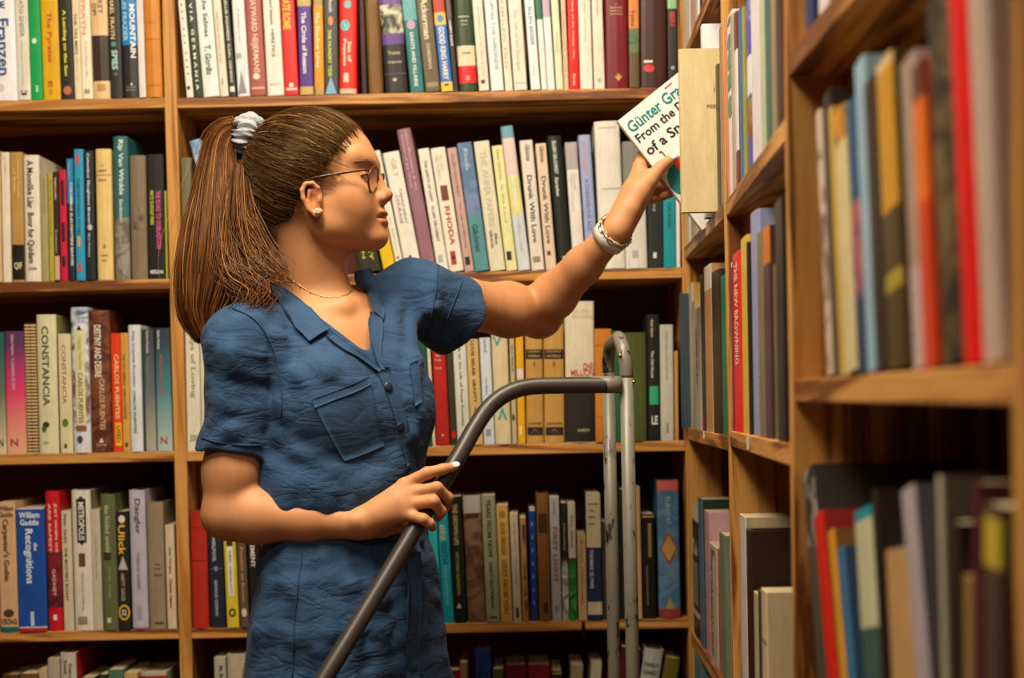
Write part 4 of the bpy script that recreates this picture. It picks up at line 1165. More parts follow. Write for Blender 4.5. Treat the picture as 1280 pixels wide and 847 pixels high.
# ------------------------------------------------------------------ rolling ladder: grey painted loop posts and the dark hand rail
def mat_paint(name, base, chip, amount, rough=0.4):
    t = NT(name)
    tc = t.n('ShaderNodeTexCoord')
    mp = t.n('ShaderNodeMapping')
    mp.inputs['Scale'].default_value = (1, 1, 0.35)
    t.l(tc.outputs['Object'], mp.inputs['Vector'])
    n1 = t.n('ShaderNodeTexNoise', i_Scale=55.0, i_Detail=6.0, i_Roughness=0.7)
    t.l(mp.outputs['Vector'], n1.inputs['Vector'])
    b0, c0 = srgb(base), srgb(chip)
    col = t.ramp(n1.outputs['Fac'], [(amount - .012, c0), (amount + .012, b0), (0.8, tuple(min(1, v * 1.18) for v in b0))])
    t.l(col, t.b.inputs['Base Color'])
    t.b.inputs['Roughness'].default_value = rough
    t.bump(n1.outputs['Fac'], 0.25, 0.0008)
    return t.m


M_POST = mat_paint('chipped_grey_paint', '#716d60', '#231812', 0.415)
M_RAIL = mat_paint('worn_dark_metal', '#332b27', '#6a6058', 0.30, 0.42)
NP = np.array(P(788, 520, 2.15))
FP = np.array(P(766, 520, 2.32))
ladder = empty('ladder_handrail', (NP[0], NP[1], 0.0))
tag(ladder, 'rolling ladder with chipped grey tube posts and dark bent hand rail before the books', 'ladder')
RT = 0.0102
zt_n, zt_f = P(783, 412, 2.15)[2] - RT, P(765, 421, 2.3)[2] - RT


def off(pts, root):
    l = np.array(root.location)
    return [np.asarray(p) - l for p in pts]


near_x = [P(779, 440, 2.15), P(787.5, 560, 2.15), P(790.5, 847, 2.15)]
nx0 = np.array([P(783.5, 500, 2.15)[0], 2.15]); fx0 = np.array([P(761, 500, 2.32)[0], 2.32])
loop = [(nx0[0] + 0.002, nx0[1], 0.02), (nx0[0] + 0.001, nx0[1], 0.9), (nx0[0], nx0[1], zt_n - 0.06)]
for k in range(9):
    a = math.pi / 2 * k / 8
    f = 0.045 * (1 - math.cos(a))
    q = nx0 + (fx0 - nx0) / np.linalg.norm(fx0 - nx0) * f
    loop.append((q[0] - 0.004 * math.sin(a), q[1], zt_n - 0.045 + 0.045 * math.sin(a)))
for k in range(9):
    a = math.pi / 2 * k / 8
    f = 0.045 * (1 - math.sin(a))
    q = fx0 - (fx0 - nx0) / np.linalg.norm(fx0 - nx0) * f
    loop.append((q[0], q[1], zt_f - 0.045 + 0.045 * math.cos(a)))
loop += [(fx0[0], fx0[1], 0.9), (fx0[0] + 0.002, fx0[1], 0.02)]
tube('post_loop', off(spline(loop[2:-2], 60).tolist(), ladder), RT, M_POST, ladder, 20)
tube('post', off([loop[0], loop[1], loop[2]], ladder), RT, M_POST, ladder, 20)
tube('post', off([loop[-3], loop[-2], loop[-1]], ladder), RT, M_POST, ladder, 20)
# hand rail: level arm welded to the near post, bending down towards the camera
rail_px = [(776, 480.5, 2.148), (740, 481, 2.145), (700, 481.5, 2.14), (668, 482.5, 2.135), (645, 487, 2.128), (625, 497, 2.12), (608, 513, 2.11), (592, 537, 2.095),
           (574, 569, 2.075), (548, 612, 2.05), (505, 684, 2.01), (450, 775, 1.96), (405, 848, 1.92), (340, 952, 1.87), (280, 1050, 1.82)]
RAIL = [P(*q) for q in rail_px]
rail_pts = spline(RAIL, 110)
RR = 0.0122
tube('hand_rail', off(rail_pts, ladder), RR, M_RAIL, ladder, 24)
tube('arm_sleeve', off([P(x, 480.6, 2.147) for x in (733, 745, 760, 776)], ladder), 0.0126, M_POST, ladder, 24)
# seam lines along the underside grip
tube('grip_seam', off(spline([P(q[0] - 3.0, q[1] - 8.2, q[2] - 0.005) for q in rail_px[3:11]], 60), ladder), 0.0016, mat_plain('seam_dark', '#1a1512', 0.6), ladder, 8)
for (px_, py_, d_) in ((791.5, 477, 2.146), (774.5, 444, 2.146)):
    c = np.array(P(px_, py_, d_)) - np.array(ladder.location)
    tube('bolt', [c + np.array([0, 0.002, 0]), c + np.array([0.001, -0.0035, 0])], [0.0026, 0.002], mat_plain('bolt_brass', '#b89a60', 0.35, 0.9), ladder, 10)
# treads and the rear stringer below the frame
lz = 0.0
M_TREAD = mat_plain('tread_rubber', '#2a2724', 0.8)
for k in range(3):
    z = 0.16 + 0.2 * k
    x1 = nx0[0] - 0.02 - 0.03 * (2 - k)
    a_ = np.array([x1 - 0.10, nx0[1] - 0.015 + 0.0, z]) - np.array(ladder.location)
    b_ = np.array([x1 + 0.02, fx0[1] + 0.015, z + 0.022]) - np.array(ladder.location)
    o = box('tread', tuple(a_ + np.array(ladder.location)), tuple(b_ + np.array(ladder.location)), M_TREAD, ladder)

# ------------------------------------------------------------------ the book she holds
tl, br = np.array(P(771, 152, HELD_D - 0.004)), np.array(P(877, 288, HELD_D + 0.004))
ez = tl - br
hh = np.linalg.norm(ez)
ez = ez / hh
ey_ = np.array([0.03, 1.0, 0.0])                       # thickness runs away from the camera
ey_ = ey_ - ez * np.dot(ey_, ez); ey_ /= np.linalg.norm(ey_)
ex = np.cross(ey_, ez)                                  # from spine to fore edge
if ex[0] < 0:
    ex = -ex
HB_T, HB_W = 0.015, 0.134
# local frame of build_book: x = thickness, y = away from spine, z = up.  front cover must face the camera.
mwb = Matrix(((-ey_[0], ex[0], ez[0], 0), (-ey_[1], ex[1], ez[1], 0), (-ey_[2], ex[2], ez[2], 0), (0, 0, 0, 1)))
org = br + ey_ * HB_T
mwb.translation = Vector(org)
hb = build_book(dict(mw=mwb, t=HB_T, h=hh, dep=HB_W, hard=False, bands=[], mat=None, board='#e6e2dc', col='#cfc4b8', titles=[]))
tag(hb, 'white paperback with teal and black cover title held in her raised hand', 'book')


def cover_print(txt, colr, y0, y1, z0, z1, k=0, name='cover_lettering'):
    """print on the front cover: y across from the spine, z measured down from the top (metres)"""
    v, f = SHAPES[txt] if txt in SHAPES else TEXTS[txt]
    VV = [(HB_T + 0.0003 + 0.0001 * k, y0 + a * (y1 - y0), hh - z1 + b2 * (z1 - z0)) for a, b2 in v]
    return mesh(name, VV, f, mat_ink(colr), hb)


TEAL = '#117a80'
cover_print('Günter Grass', TEAL, .0075, .124, .011, .0300)
cover_print('From the Diary', '#23201e', .0075, .129, .0345, .0535)
cover_print('of a Snail', '#23201e', .0075, .094, .0575, .0745)
cover_print('()', TEAL, .003, .073, .102, .168, 0, 'cover_ornament')
cover_print('[]', '#d8201c', .030, .085, .104, .124, 1, 'cover_ornament')
cover_print('[]', '#8a1c20', .0225, .0255, .078, .081, 2, 'cover_ornament')
cover_print('[]', '#8a1c20', .0255, .0275, .079, .098, 2, 'cover_ornament')
cover_print('()', '#23201e', .012, .0155, .15, .1535, 2, 'cover_ornament')
cover_print('[]', '#c84038', .090, .1045, .0055, .0075, 1, 'cover_ornament')

# ------------------------------------------------------------------ the cream book standing half out of the side shelf
cd = 2.185
ctl, cbr, cbl = np.array(P(846.5, 61, cd)), np.array(P(899, 268, cd)), np.array(P(853.5, 270, cd))
ch = ctl[2] - cbl[2]
zsh = SST[0][1]
base = np.array([(ctl[0] + cbl[0]) / 2, cd, zsh + 0.0004])
htop = ctl[2] - base[2]
# thickness towards the far side; spine local -Y faces -X
mwc = Matrix(((0, 1, 0, base[0]), (-1, 0, 0, base[1] + 0.016), (0, 0, 1, base[2]), (0, 0, 0, 1)))
cb = build_book(dict(mw=mwc, t=0.016, h=htop, dep=0.15, hard=True, bands=[], mat=None, board='#ccb88c', col='#c3ae7e', titles=[]))
tag(cb, 'cream paper-covered book pulled halfway out of side shelf before the held book', 'book')
for txt, y0, y1, z0, z1 in (('PEE', .0405, .054, .083, .0885), ('C', .0505, .0535, .058, .064)):
    v, f = TEXTS[txt]
    mesh('cover_lettering', [(0.0163, y0 + a * (y1 - y0), htop - z1 + b2 * (z1 - z0)) for a, b2 in v], f, mat_ink('#7a6a4a'), cb)
# ------------------------------------------------------------------ signed-distance modelling for the figure
f32 = np.float32


def smin(a, b, k):
    h = np.maximum(k - np.abs(a - b), 0) / k
    return np.minimum(a, b) - h * h * k * 0.25


def smax(a, b, k):
    return -smin(-a, -b, k)


class Field:
    def __init__(self):
        self.ops = []

    def add(self, kind, fn, c, r, k):
        self.ops.append((kind, fn, np.asarray(c, f32), float(r), float(k)))

    # --- primitives
    def cap(self, a, b, ra, rb, k=0.01, kind='u'):
        a, b = np.asarray(a, f32), np.asarray(b, f32)
        ba = b - a
        l2 = float(np.dot(ba, ba)) + 1e-12

        def fn(p):
            pa = p - a
            h = np.clip((pa @ ba) / l2, 0, 1)
            q = pa - h[..., None] * ba
            return np.sqrt(np.einsum('...i,...i->...', q, q)) - (ra + (rb - ra) * h)
        self.add(kind, fn, (a + b) / 2, math.sqrt(l2) / 2 + max(ra, rb), k)

    def chain(self, pts, rads, k=0.01, kind='u'):
        for i in range(len(pts) - 1):
            self.cap(pts[i], pts[i + 1], rads[i], rads[i + 1], k, kind)

    def ell(self, c, r, basis=None, k=0.01, kind='u'):
        c = np.asarray(c, f32)
        r = np.asarray(r, f32)
        Bm = np.eye(3, dtype=f32) if basis is None else np.asarray(basis, f32)

        def fn(p):
            q = (p - c) @ Bm.T
            k0 = np.sqrt(((q / r) ** 2).sum(-1))
            k1 = np.sqrt(((q / (r * r)) ** 2).sum(-1)) + 1e-9
            return k0 * (k0 - 1) / k1
        self.add(kind, fn, c, float(r.max()), k)

    def sph(self, c, r, k=0.01, kind='u'):
        self.cap(c, np.asarray(c) + 1e-5, r, r, k, kind)

    # --- evaluation, points in blocks (B, M, 3) with block centres and radii
    def blocks(self, pts, cen, rad):
        cur = np.full(pts.shape[:2], 1.0, f32)
        for kind, fn, c, r, k in self.ops:
            if kind in 'uscd':
                near = np.nonzero(np.linalg.norm(cen - c, axis=1) < r + rad + 0.035 + k)[0]
                if len(near) == 0:
                    continue
                if kind == 'd':
                    cur[near] = cur[near] + fn(pts[near])
                    continue
                d = fn(pts[near]).astype(f32)
                if kind == 'u':
                    cur[near] = smin(cur[near], d, k)
                elif kind == 's':
                    cur[near] = smax(cur[near], -d, k)
            elif kind == 'I':          # intersect everywhere
                cur = smax(cur, fn(pts).astype(f32), k)
        return cur

    def __call__(self, P_):
        P_ = np.asarray(P_, f32).reshape(-1, 1, 3)
        return self.blocks(P_, P_[:, 0], np.zeros(len(P_), f32))[:, 0]

    def normal(self, P_, e=0.002):
        P_ = np.asarray(P_, f32)
        g = np.stack([self(P_ + np.eye(3, dtype=f32)[i] * e) - self(P_ - np.eye(3, dtype=f32)[i] * e) for i in range(3)], 1)
        return g / (np.linalg.norm(g, axis=1, keepdims=True) + 1e-9)

    def polygonize(self, xs, ys, zs):
        N = 8
        ax = []
        for a in (xs, ys, zs):
            a = np.asarray(a, float)
            m = (-(len(a) - 1)) % N
            if m:
                st = a[-1] - a[-2]
                a = np.concatenate([a, a[-1] + st * np.arange(1, m + 1)])
            ax.append(a.astype(f32))
        xs, ys, zs = ax
        nb = [(len(a) - 1) // N for a in ax]
        bc = [(a[:-1:N] + a[N::N]) / 2 for a in ax]
        bh = [(a[N::N] - a[:-1:N]) / 2 for a in ax]
        I, J, K = [g.ravel() for g in np.meshgrid(*[np.arange(n) for n in nb], indexing='ij')]
        cen = np.stack([bc[0][I], bc[1][J], bc[2][K]], 1)
        rad = np.sqrt(bh[0][I] ** 2 + bh[1][J] ** 2 + bh[2][K] ** 2)
        d0 = self.blocks(cen[:, None, :], cen, np.full(len(cen), 0.0, f32) + rad)[:, 0]
        sel = np.nonzero(np.abs(d0) < rad * 1.7 + 0.006)[0]
        NX, NY = len(xs) + 1, len(ys) + 1
        ids, pos, quads = [], [], []
        o = np.arange(N + 1)
        for s0 in range(0, len(sel), 600):
            sb = sel[s0:s0 + 600]
            gi = (I[sb] * N)[:, None] + o
            gj = (J[sb] * N)[:, None] + o
            gk = (K[sb] * N)[:, None] + o
            b = len(sb)
            pts = np.empty((b, N + 1, N + 1, N + 1, 3), f32)
            pts[..., 0] = xs[gi][:, :, None, None]
            pts[..., 1] = ys[gj][:, None, :, None]
            pts[..., 2] = zs[gk][:, None, None, :]
            g = self.blocks(pts.reshape(b, -1, 3), cen[sb], rad[sb]).reshape(b, N + 1, N + 1, N + 1)
            s = g < 0
            cnt = np.zeros((b, N, N, N), np.int8)
            for a in (0, 1):
                for c in (0, 1):
                    for e in (0, 1):
                        cnt += s[:, a:N + a, c:N + c, e:N + e]
            m = np.nonzero((cnt > 0) & (cnt < 8))
            if len(m[0]):
                acc = np.zeros((len(m[0]), 3), f32)
                num = np.zeros(len(m[0]), f32)
                bb, ci, cj, ck = m
                for e in range(3):
                    for a in (0, 1):
                        for c in (0, 1):
                            o0 = [a, c]
                            o0.insert(e, 0)
                            o1 = list(o0)
                            o1[e] = 1
                            i0 = (bb, ci + o0[0], cj + o0[1], ck + o0[2])
                            i1 = (bb, ci + o1[0], cj + o1[1], ck + o1[2])
                            v0, v1 = g[i0], g[i1]
                            cr = (v0 < 0) != (v1 < 0)
                            t = np.where(cr, v0 / np.where(cr, v0 - v1, 1), 0)
                            pp = pts[i0] + (pts[i1] - pts[i0]) * t[:, None]
                            acc += pp * cr[:, None]
                            num += cr
                pos.append(acc / num[:, None])
                ids.append((I[sb][bb] * N + ci) + NX * ((J[sb][bb] * N + cj) + NY * (K[sb][bb] * N + ck).astype(np.int64)))
            for e in range(3):
                sl0 = s[:, :N, :N, :N]
                off_ = [0, 0, 0]
                off_[e] = 1
                sl1 = s[:, off_[0]:N + off_[0], off_[1]:N + off_[1], off_[2]:N + off_[2]]
                w = np.nonzero(sl0 != sl1)
                if len(w[0]) == 0:
                    continue
                ins = sl0[w]
                G = [I[sb][w[0]] * N + w[1], J[sb][w[0]] * N + w[2], K[sb][w[0]] * N + w[3]]
                u, v = (e + 1) % 3, (e + 2) % 3
                q = []
                for du, dv in ((-1, -1), (0, -1), (0, 0), (-1, 0)):
                    H = [x.astype(np.int64).copy() for x in G]
                    H[u] += du
                    H[v] += dv
                    q.append(H[0] + NX * (H[1] + NY * H[2]))
                q = np.stack(q, 1)
                q[~ins] = q[~ins][:, ::-1]
                quads.append(q)
        ids, pos, quads = np.concatenate(ids), np.concatenate(pos), np.concatenate(quads)
        od = np.argsort(ids)
        ids, pos = ids[od], pos[od]
        ix = np.searchsorted(ids, quads)
        ix = np.minimum(ix, len(ids) - 1)
        ok = (ids[ix] == quads).all(1)
        return pos, ix[ok]


def smooth_mesh(V, Q, n=1, lam=0.5):
    for _ in range(n):
        acc = np.zeros_like(V)
        cnt = np.zeros(len(V), f32)
        for a, b in ((0, 1), (1, 2), (2, 3), (3, 0)):
            np.add.at(acc, Q[:, a], V[Q[:, b]])
            np.add.at(cnt, Q[:, a], 1)
        V = V + lam * (acc / np.maximum(cnt, 1)[:, None] - V)
    return V


def fastmesh(name, V, Q, mat, parent=None, col=None, smooth=True, origin=None):
    V = np.asarray(V, f32)
    if origin is not None:
        V = V - np.asarray(origin, f32)
    me = bpy.data.meshes.new(name)
    n = Q.shape[1]
    me.vertices.add(len(V))
    me.vertices.foreach_set('co', V.ravel())
    me.loops.add(len(Q) * n)
    me.loops.foreach_set('vertex_index', Q.astype(np.int32).ravel())
    me.polygons.add(len(Q))
    me.polygons.foreach_set('loop_start', np.arange(0, len(Q) * n, n, dtype=np.int32))
    me.polygons.foreach_set('loop_total', np.full(len(Q), n, np.int32))
    me.polygons.foreach_set('use_smooth', np.full(len(Q), smooth))
    me.materials.append(mat)
    me.update(calc_edges=True)
    me.validate()
    if col is not None:
        at = me.color_attributes.new('Col', 'FLOAT_COLOR', 'POINT')
        c4 = np.ones((len(V), 4), f32)
        c4[:, :3] = col
        at.data.foreach_set('color', c4.ravel())
    o = bpy.data.objects.new(name, me)
    COL.objects.link(o)
    if parent is not None:
        o.parent = parent
    return o


def cast(field, pxs, d0=1.75, d1=2.75):
    """where the sight lines through photo pixels meet a field"""
    R = np.array([ray(*q) for q in pxs])
    R = R / R[:, 1:2]
    n, m = len(R), 101
    ts = np.linspace(d0, d1, m)
    g = field((CAM + R[:, None, :] * ts[None, :, None]).reshape(-1, 3)).reshape(n, m)
    neg = g < 0
    ok = neg.any(1)
    k = np.maximum(np.argmax(neg, 1), 1)
    lo, hi = ts[k - 1].copy(), ts[k].copy()
    for _ in range(9):
        mid = (lo + hi) / 2
        d = field(CAM + R * mid[:, None])
        hi = np.where(d < 0, mid, hi)
        lo = np.where(d < 0, lo, mid)
    t = (lo + hi) / 2
    if ok.any() and not ok.all():                 # a sight line that slips past takes its neighbours' depth
        i = np.arange(len(t))
        t = np.where(ok, t, np.interp(i, i[ok], t[ok]))
    return CAM + R * t[:, None]
# ------------------------------------------------------------------ the woman
def unit(v):
    v = np.asarray(v, float)
    return v / np.linalg.norm(v)


U3 = np.array([0, 0, 1.0])
TL = unit([0.75, 0.66, 0])              # towards her left
TF = unit([0.66, -0.75, 0])             # the way her chest faces
TB = np.array([TL, TF, U3])
NB = P(394, 372, 2.165)
SR, SL = P(304, 428, 2.05), P(520, 374, 2.26)
ER, WR = P(284, 643, 2.035), P(448, 654.5, 2.03)
EL, WL = P(672, 391, 2.44), P(771, 288, 2.29)
HEMR, HEML = P(288, 567, 2.04), P(571, 396, 2.315)
person = empty('person', (P(430, 700, 2.13)[0], 2.13, 0.0))
tag(person, 'woman in blue short-sleeved linen romper reaching into the side shelf, brown ponytail and glasses', 'person')
PO = np.array(person.location)

# ---- head frame, aligned with her profile
_th = math.radians(4)
HF = RIGHT * math.cos(_th) - FWD * math.sin(_th)
HU = UP
HL = np.cross(HU, HF)
HB = np.array([HF, HL, HU])
HO = P(394, 261, 2.15)
HS = 0.973


def hp(x, y, z):
    return HO + HS * (x * HF + y * HL + z * HU)


body = Field()


def he(c, r, k, kind='u', rot=None):
    body.ell(hp(*c), np.array(r) * HS, HB if rot is None else rot, k, kind)


def hc(a, b, ra, rb, k, kind='u'):
    body.cap(hp(*a), hp(*b), ra * HS, rb * HS, k, kind)


he((-.008, 0, .052), (.095, .073, .082), .01)
he((.028, 0, .066), (.0575, .060, .062), .03)
he((.034, 0, .0), (.058, .054, .070), .03)
for s in (-1, 1):
    he((.060, s * .038, .012), (.022, .021, .021), .022)
    he((.054, s * .034, -.013), (.032, .021, .028), .03)
    hc((.014, s * .054, -.010), (.026, s * .046, -.034), .012, .0115, .026)
    hc((.026, s * .046, -.034), (.084, s * .014, -.0455), .0115, .013, .024)
he((.0915, 0, -.0430), (.0185, .020, .0165), .014)
he((.078, 0, -.013), (.0255, .028, .027), .016)
hc((.086, 0, .058), (.1035, 0, .025), .0072, .0082, .011)
he((.1085, 0, .0195), (.0092, .0092, .0085), .007)
hc((.106, 0, .0155), (.099, 0, .0055), .0055, .0055, .007)
for s in (-1, 1):
    he((.0985, s * .0112, .0125), (.0095, .0062, .0072), .006)
    he((.1040, s * .0065, .0058), (.0045, .0028, .003), .003, 's')
    hc((.0815, s * .012, .0665), (.066, s * .046, .069), .008, .008, .02)
    he((.094, s * .0335, .0445), (.0165, .0185, .0120), .013, 's')
    he((.0728, s * .0325, .0425), (.0134, .0134, .0130), .004)
    he((.0868, s * .0340, .0402), (.0085, .0110, .0030), .0015, 's')
he((.1020, 0, -.0080), (.0078, .0200, .0050), .005)
he((.1027, 0, -.0215), (.0080, .0175, .0062), .005)
for s in (-1, 1):
    hc((.1125, 0, -.0148), (.0945, s * .023, -.0165), .0017, .0012, .003, 's')
    # ear
    e0 = .011
    hel = [(.013, -.016, .076), (.006, -.021, .078), (-.004, -.013, .081), (-.011, .002, .084), (-.0125, .014, .085), (-.0075, .023, .084), (.002, .0245, .081), (.009, .018, .078), (.0085, .009, .075)]
    pts = [hp(a + e0, s * c, b) for a, b, c in hel]
    he((.002 + e0, s * .0745, .003), (.0135, .005, .021), .006)
    body.chain(pts, [.0042 * HS, .0045 * HS] + [.0034 * HS] * 7, .0025)
    hc((-.003 + e0, s * .080, .014), (-.002 + e0, s * .079, -.010), .003, .003, .003)
    he((.010 + e0, s * .0765, .001), (.0035, .0035, .005), .003)
    he((.003 + e0, s * .0805, .001), (.005, .004, .009), .003, 's')
# neck, shoulders, upper chest
body.cap(hp(-.016, 0, -.02), NB + np.array([.004, 0, -.01]), .0425, .0465, .012)
hc((.024, 0, -.072), (.026, 0, -.12), .020, .024, .014)
body.cap(NB + U3 * -.048, SR + U3 * -.004, .036, .036, .04)
body.cap(NB + U3 * -.048, SL + U3 * -.004, .036, .036, .04)
CH = (SR + SL) / 2
body.ell(CH + U3 * -.125 + TF * .012, (.130, .082, .155), TB, .035)
NOTCH = P(436, 380, 2.10)
for q in (SR, SL):
    body.cap(NOTCH - TF * .016 - U3 * .004, NOTCH * .45 + q * .55 - TF * .022 + U3 * .008, .006, .005, .02)
body.ell(CH + U3 * -.30, (.112, .075, .15), TB, .05)
HIP = np.array([PO[0], 2.14, 0.86])
body.ell(HIP, (.130, .085, .12), TB, .05)
# arms
for S_, E_, W_, rr in ((SR, ER, WR, (.036, .0365, .0335)), (SL, EL, WL, (.040, .042, .035))):
    ua = E_ - S_
    fa = W_ - E_
    body.chain([S_, S_ + ua * .35, S_ + ua * .75, E_], [rr[0], rr[0], rr[1], rr[2]], .02)
    body.chain([E_, E_ + fa * .22, E_ + fa * .6, W_], [rr[2] - .001, .0362, .0285, .0205], .015)
body.sph(P(445, 651, 2.012), .0075, .012)
body.sph(EL + np.array([.004, .004, -.006]), .033, .02)
# her hand on the rail (its back to the camera)
HR = dict(
    index=[(505, 606, 2.036, .0098), (534, 591, 2.031, .0084), (554, 586, 2.039, .0074), (568, 582.8, 2.046, .0062)],
    middle=[(509, 617, 2.030, .0098), (546, 609.5, 2.022, .0085), (560, 622, 2.036, .0075), (557.5, 633, 2.056, .0066)],
    ring=[(510, 630, 2.024, .0095), (542, 626.5, 2.014, .0083), (551.5, 639, 2.027, .0074), (547, 647, 2.047, .0064)],
    little=[(508, 643, 2.020, .0090), (529, 648.5, 2.004, .0074), (537, 654, 2.008, .0068), (540.5, 659.5, 2.018, .0058)],
    thumb=[(478, 660, 2.045, .0125), (503, 655, 2.064, .0105), (522, 640, 2.071, .0085), (534, 628, 2.076, .007)],
)
HLd = dict(
    index=[(800, 208, 2.322, .0108), (802, 196, 2.340, .0090), (822, 194, 2.349, .0080), (842, 204, 2.350, .0068)],
    middle=[(804, 222, 2.330, .0105), (818, 211, 2.352, .0088), (838, 212, 2.353, .0078), (856, 220, 2.352, .0068)],
    ring=[(806, 237, 2.332, .0100), (825, 232, 2.350, .0085), (844, 233, 2.352, .0075), (858, 238, 2.352, .0064)],
    little=[(802, 251, 2.330, .0092), (814, 249, 2.342, .0078), (826, 246, 2.351, .0068), (838, 243, 2.352, .0058)],
    thumb=[(788, 262, 2.288, .0150), (811, 228, 2.292, .0118), (826, 209, 2.299, .0096), (841, 197, 2.3022, .0076)],
)
NAILS = []
for hd, W_, pr in ((HR, WR, .0125), (HLd, WL, .0140)):
    for nm, ch in hd.items():
        pts = [P(*q[:3]) for q in ch]
        rad = [q[3] for q in ch]
        if nm != 'thumb':
            w0 = W_ + (pts[0] - W_) * .12
            body.cap(w0, pts[0], pr, rad[0] * 1.02, .014)
        else:
            body.cap(W_, pts[0], .016, rad[0], .016)
        body.chain(pts, rad, .004)
        NAILS.append((pts[-2], pts[-1], rad[-1], nm, hd is HR))
    mc = sum(P(*hd[k][0][:3]) for k in ('index', 'middle', 'ring', 'little')) / 4
    body.cap(W_ * .55 + mc * .45, W_ * .2 + mc * .8, .0135, .0115, .02)
    if hd is HLd:
        body.chain([P(780, 268, 2.296), P(796, 240, 2.302), P(806, 222, 2.306)], [.0175, .0185, .0125], .014)
# legs
KN, AN = [], []
for s in (-1, 1):
    hj = HIP + TL * s * .082 - U3 * .05
    kn = HIP * np.array([1, 1, 0]) + TL * s * .085 + TF * (.03 if s < 0 else .0) + U3 * .45
    an = HIP * np.array([1, 1, 0]) + TL * s * .085 - TF * .01 + U3 * .085
    body.chain([hj, (hj + kn) / 2, kn, kn * .6 + an * .4, an], [.082, .068, .05, .047, .033], .03)
    body.cap(an - U3 * .04, an - U3 * .045 + TF * .13, .032, .026, .02)
    KN.append(kn)
    AN.append(an)

ZVIS = 0.76


def axis_z(lo, hi, fine):
    return np.concatenate([np.arange(lo, ZVIS, 0.012), np.arange(ZVIS, hi, fine)])


bx0, bx1 = -0.47, 0.29
V, Q = body.polygonize(np.arange(bx0, bx1, .0021), np.arange(1.90, 2.56, .0021), axis_z(0.0, 1.66, .0021))
V = smooth_mesh(V, Q, 1, .4)
# skin tint that belongs to the skin itself: lips, cheeks, ear and knuckle flush
q = ((V - HO) @ HB.T) / HS
base = np.array(srgb('#c08659'), f32)
colv = np.tile(base, (len(V), 1))


def tint(center, rad, colr, amt):
    d = np.linalg.norm((q - np.array(center)) / np.array(rad), axis=1)
    w = np.clip(1.35 - d, 0, 1)[:, None] * amt
    w = w * w * (3 - 2 * w)
    colv[:] = colv * (1 - w) + np.array(srgb(colr), f32) * w


tint((.104, 0, -.0085), (.010, .020, .0062), '#a04e3e', .95)
tint((.104, 0, -.0215), (.010, .019, .0072), '#a85444', .95)
for s in (-1, 1):
    tint((.066, s * .045, .008), (.03, .03, .024), '#b0613e', .35)
    tint((.010, s * .08, .003), (.017, .012, .026), '#b8683f', .6)
tint((.116, 0, .018), (.014, .014, .012), '#b96a45', .6)


def mat_skin():
    t = NT('skin')
    at = t.n('ShaderNodeVertexColor', layer_name='Col')
    nz = t.n('ShaderNodeTexNoise', i_Scale=38.0, i_Detail=4.0)
    mx = t.n('ShaderNodeMix', data_type='RGBA', blend_type='MULTIPLY')
    mx.inputs['Factor'].default_value = 1.0
    t.l(at.outputs['Color'], mx.inputs['A'])
    t.l(t.ramp(nz.outputs['Fac'], [(0.3, (.92, .90, .88)), (0.7, (1, 1, 1))]), mx.inputs['B'])
    t.l(mx.outputs['Result'], t.b.inputs['Base Color'])
    t.b.inputs['Roughness'].default_value = 0.58
    t.b.inputs['Specular IOR Level'].default_value = 0.4
    t.b.inputs['Subsurface Weight'].default_value = 0.12
    t.b.inputs['Subsurface Radius'].default_value = (1.0, .35, .2)
    t.b.inputs['Subsurface Scale'].default_value = 0.004
    nf = t.n('ShaderNodeTexNoise', i_Scale=900.0, i_Detail=2.0)
    t.bump(nf.outputs['Fac'], 0.08, 0.0005)
    return t.m


bo = fastmesh('body', V, Q, mat_skin(), person, colv, origin=PO)
print('body', len(V), len(Q))


def child(name, V_, F_, mat, smooth=True, parent=person, origin=PO):
    return mesh(name, [np.asarray(v) - origin for v in V_], F_, mat, parent, smooth)


def ellipsoid(c, r, basis, nu=14, nv=9):
    V_, F_ = [], []
    for i in range(nv + 1):
        ph = math.pi * i / nv
        for j in range(nu):
            th = 2 * math.pi * j / nu
            l = np.array([math.sin(ph) * math.cos(th), math.sin(ph) * math.sin(th), math.cos(ph)]) * r
            V_.append(np.asarray(c) + l @ np.asarray(basis))
    for i in range(nv):
        for j in range(nu):
            k = (j + 1) % nu
            F_.append((i * nu + j, i * nu + k, (i + 1) * nu + k, (i + 1) * nu + j)[::-1])
    return V_, F_


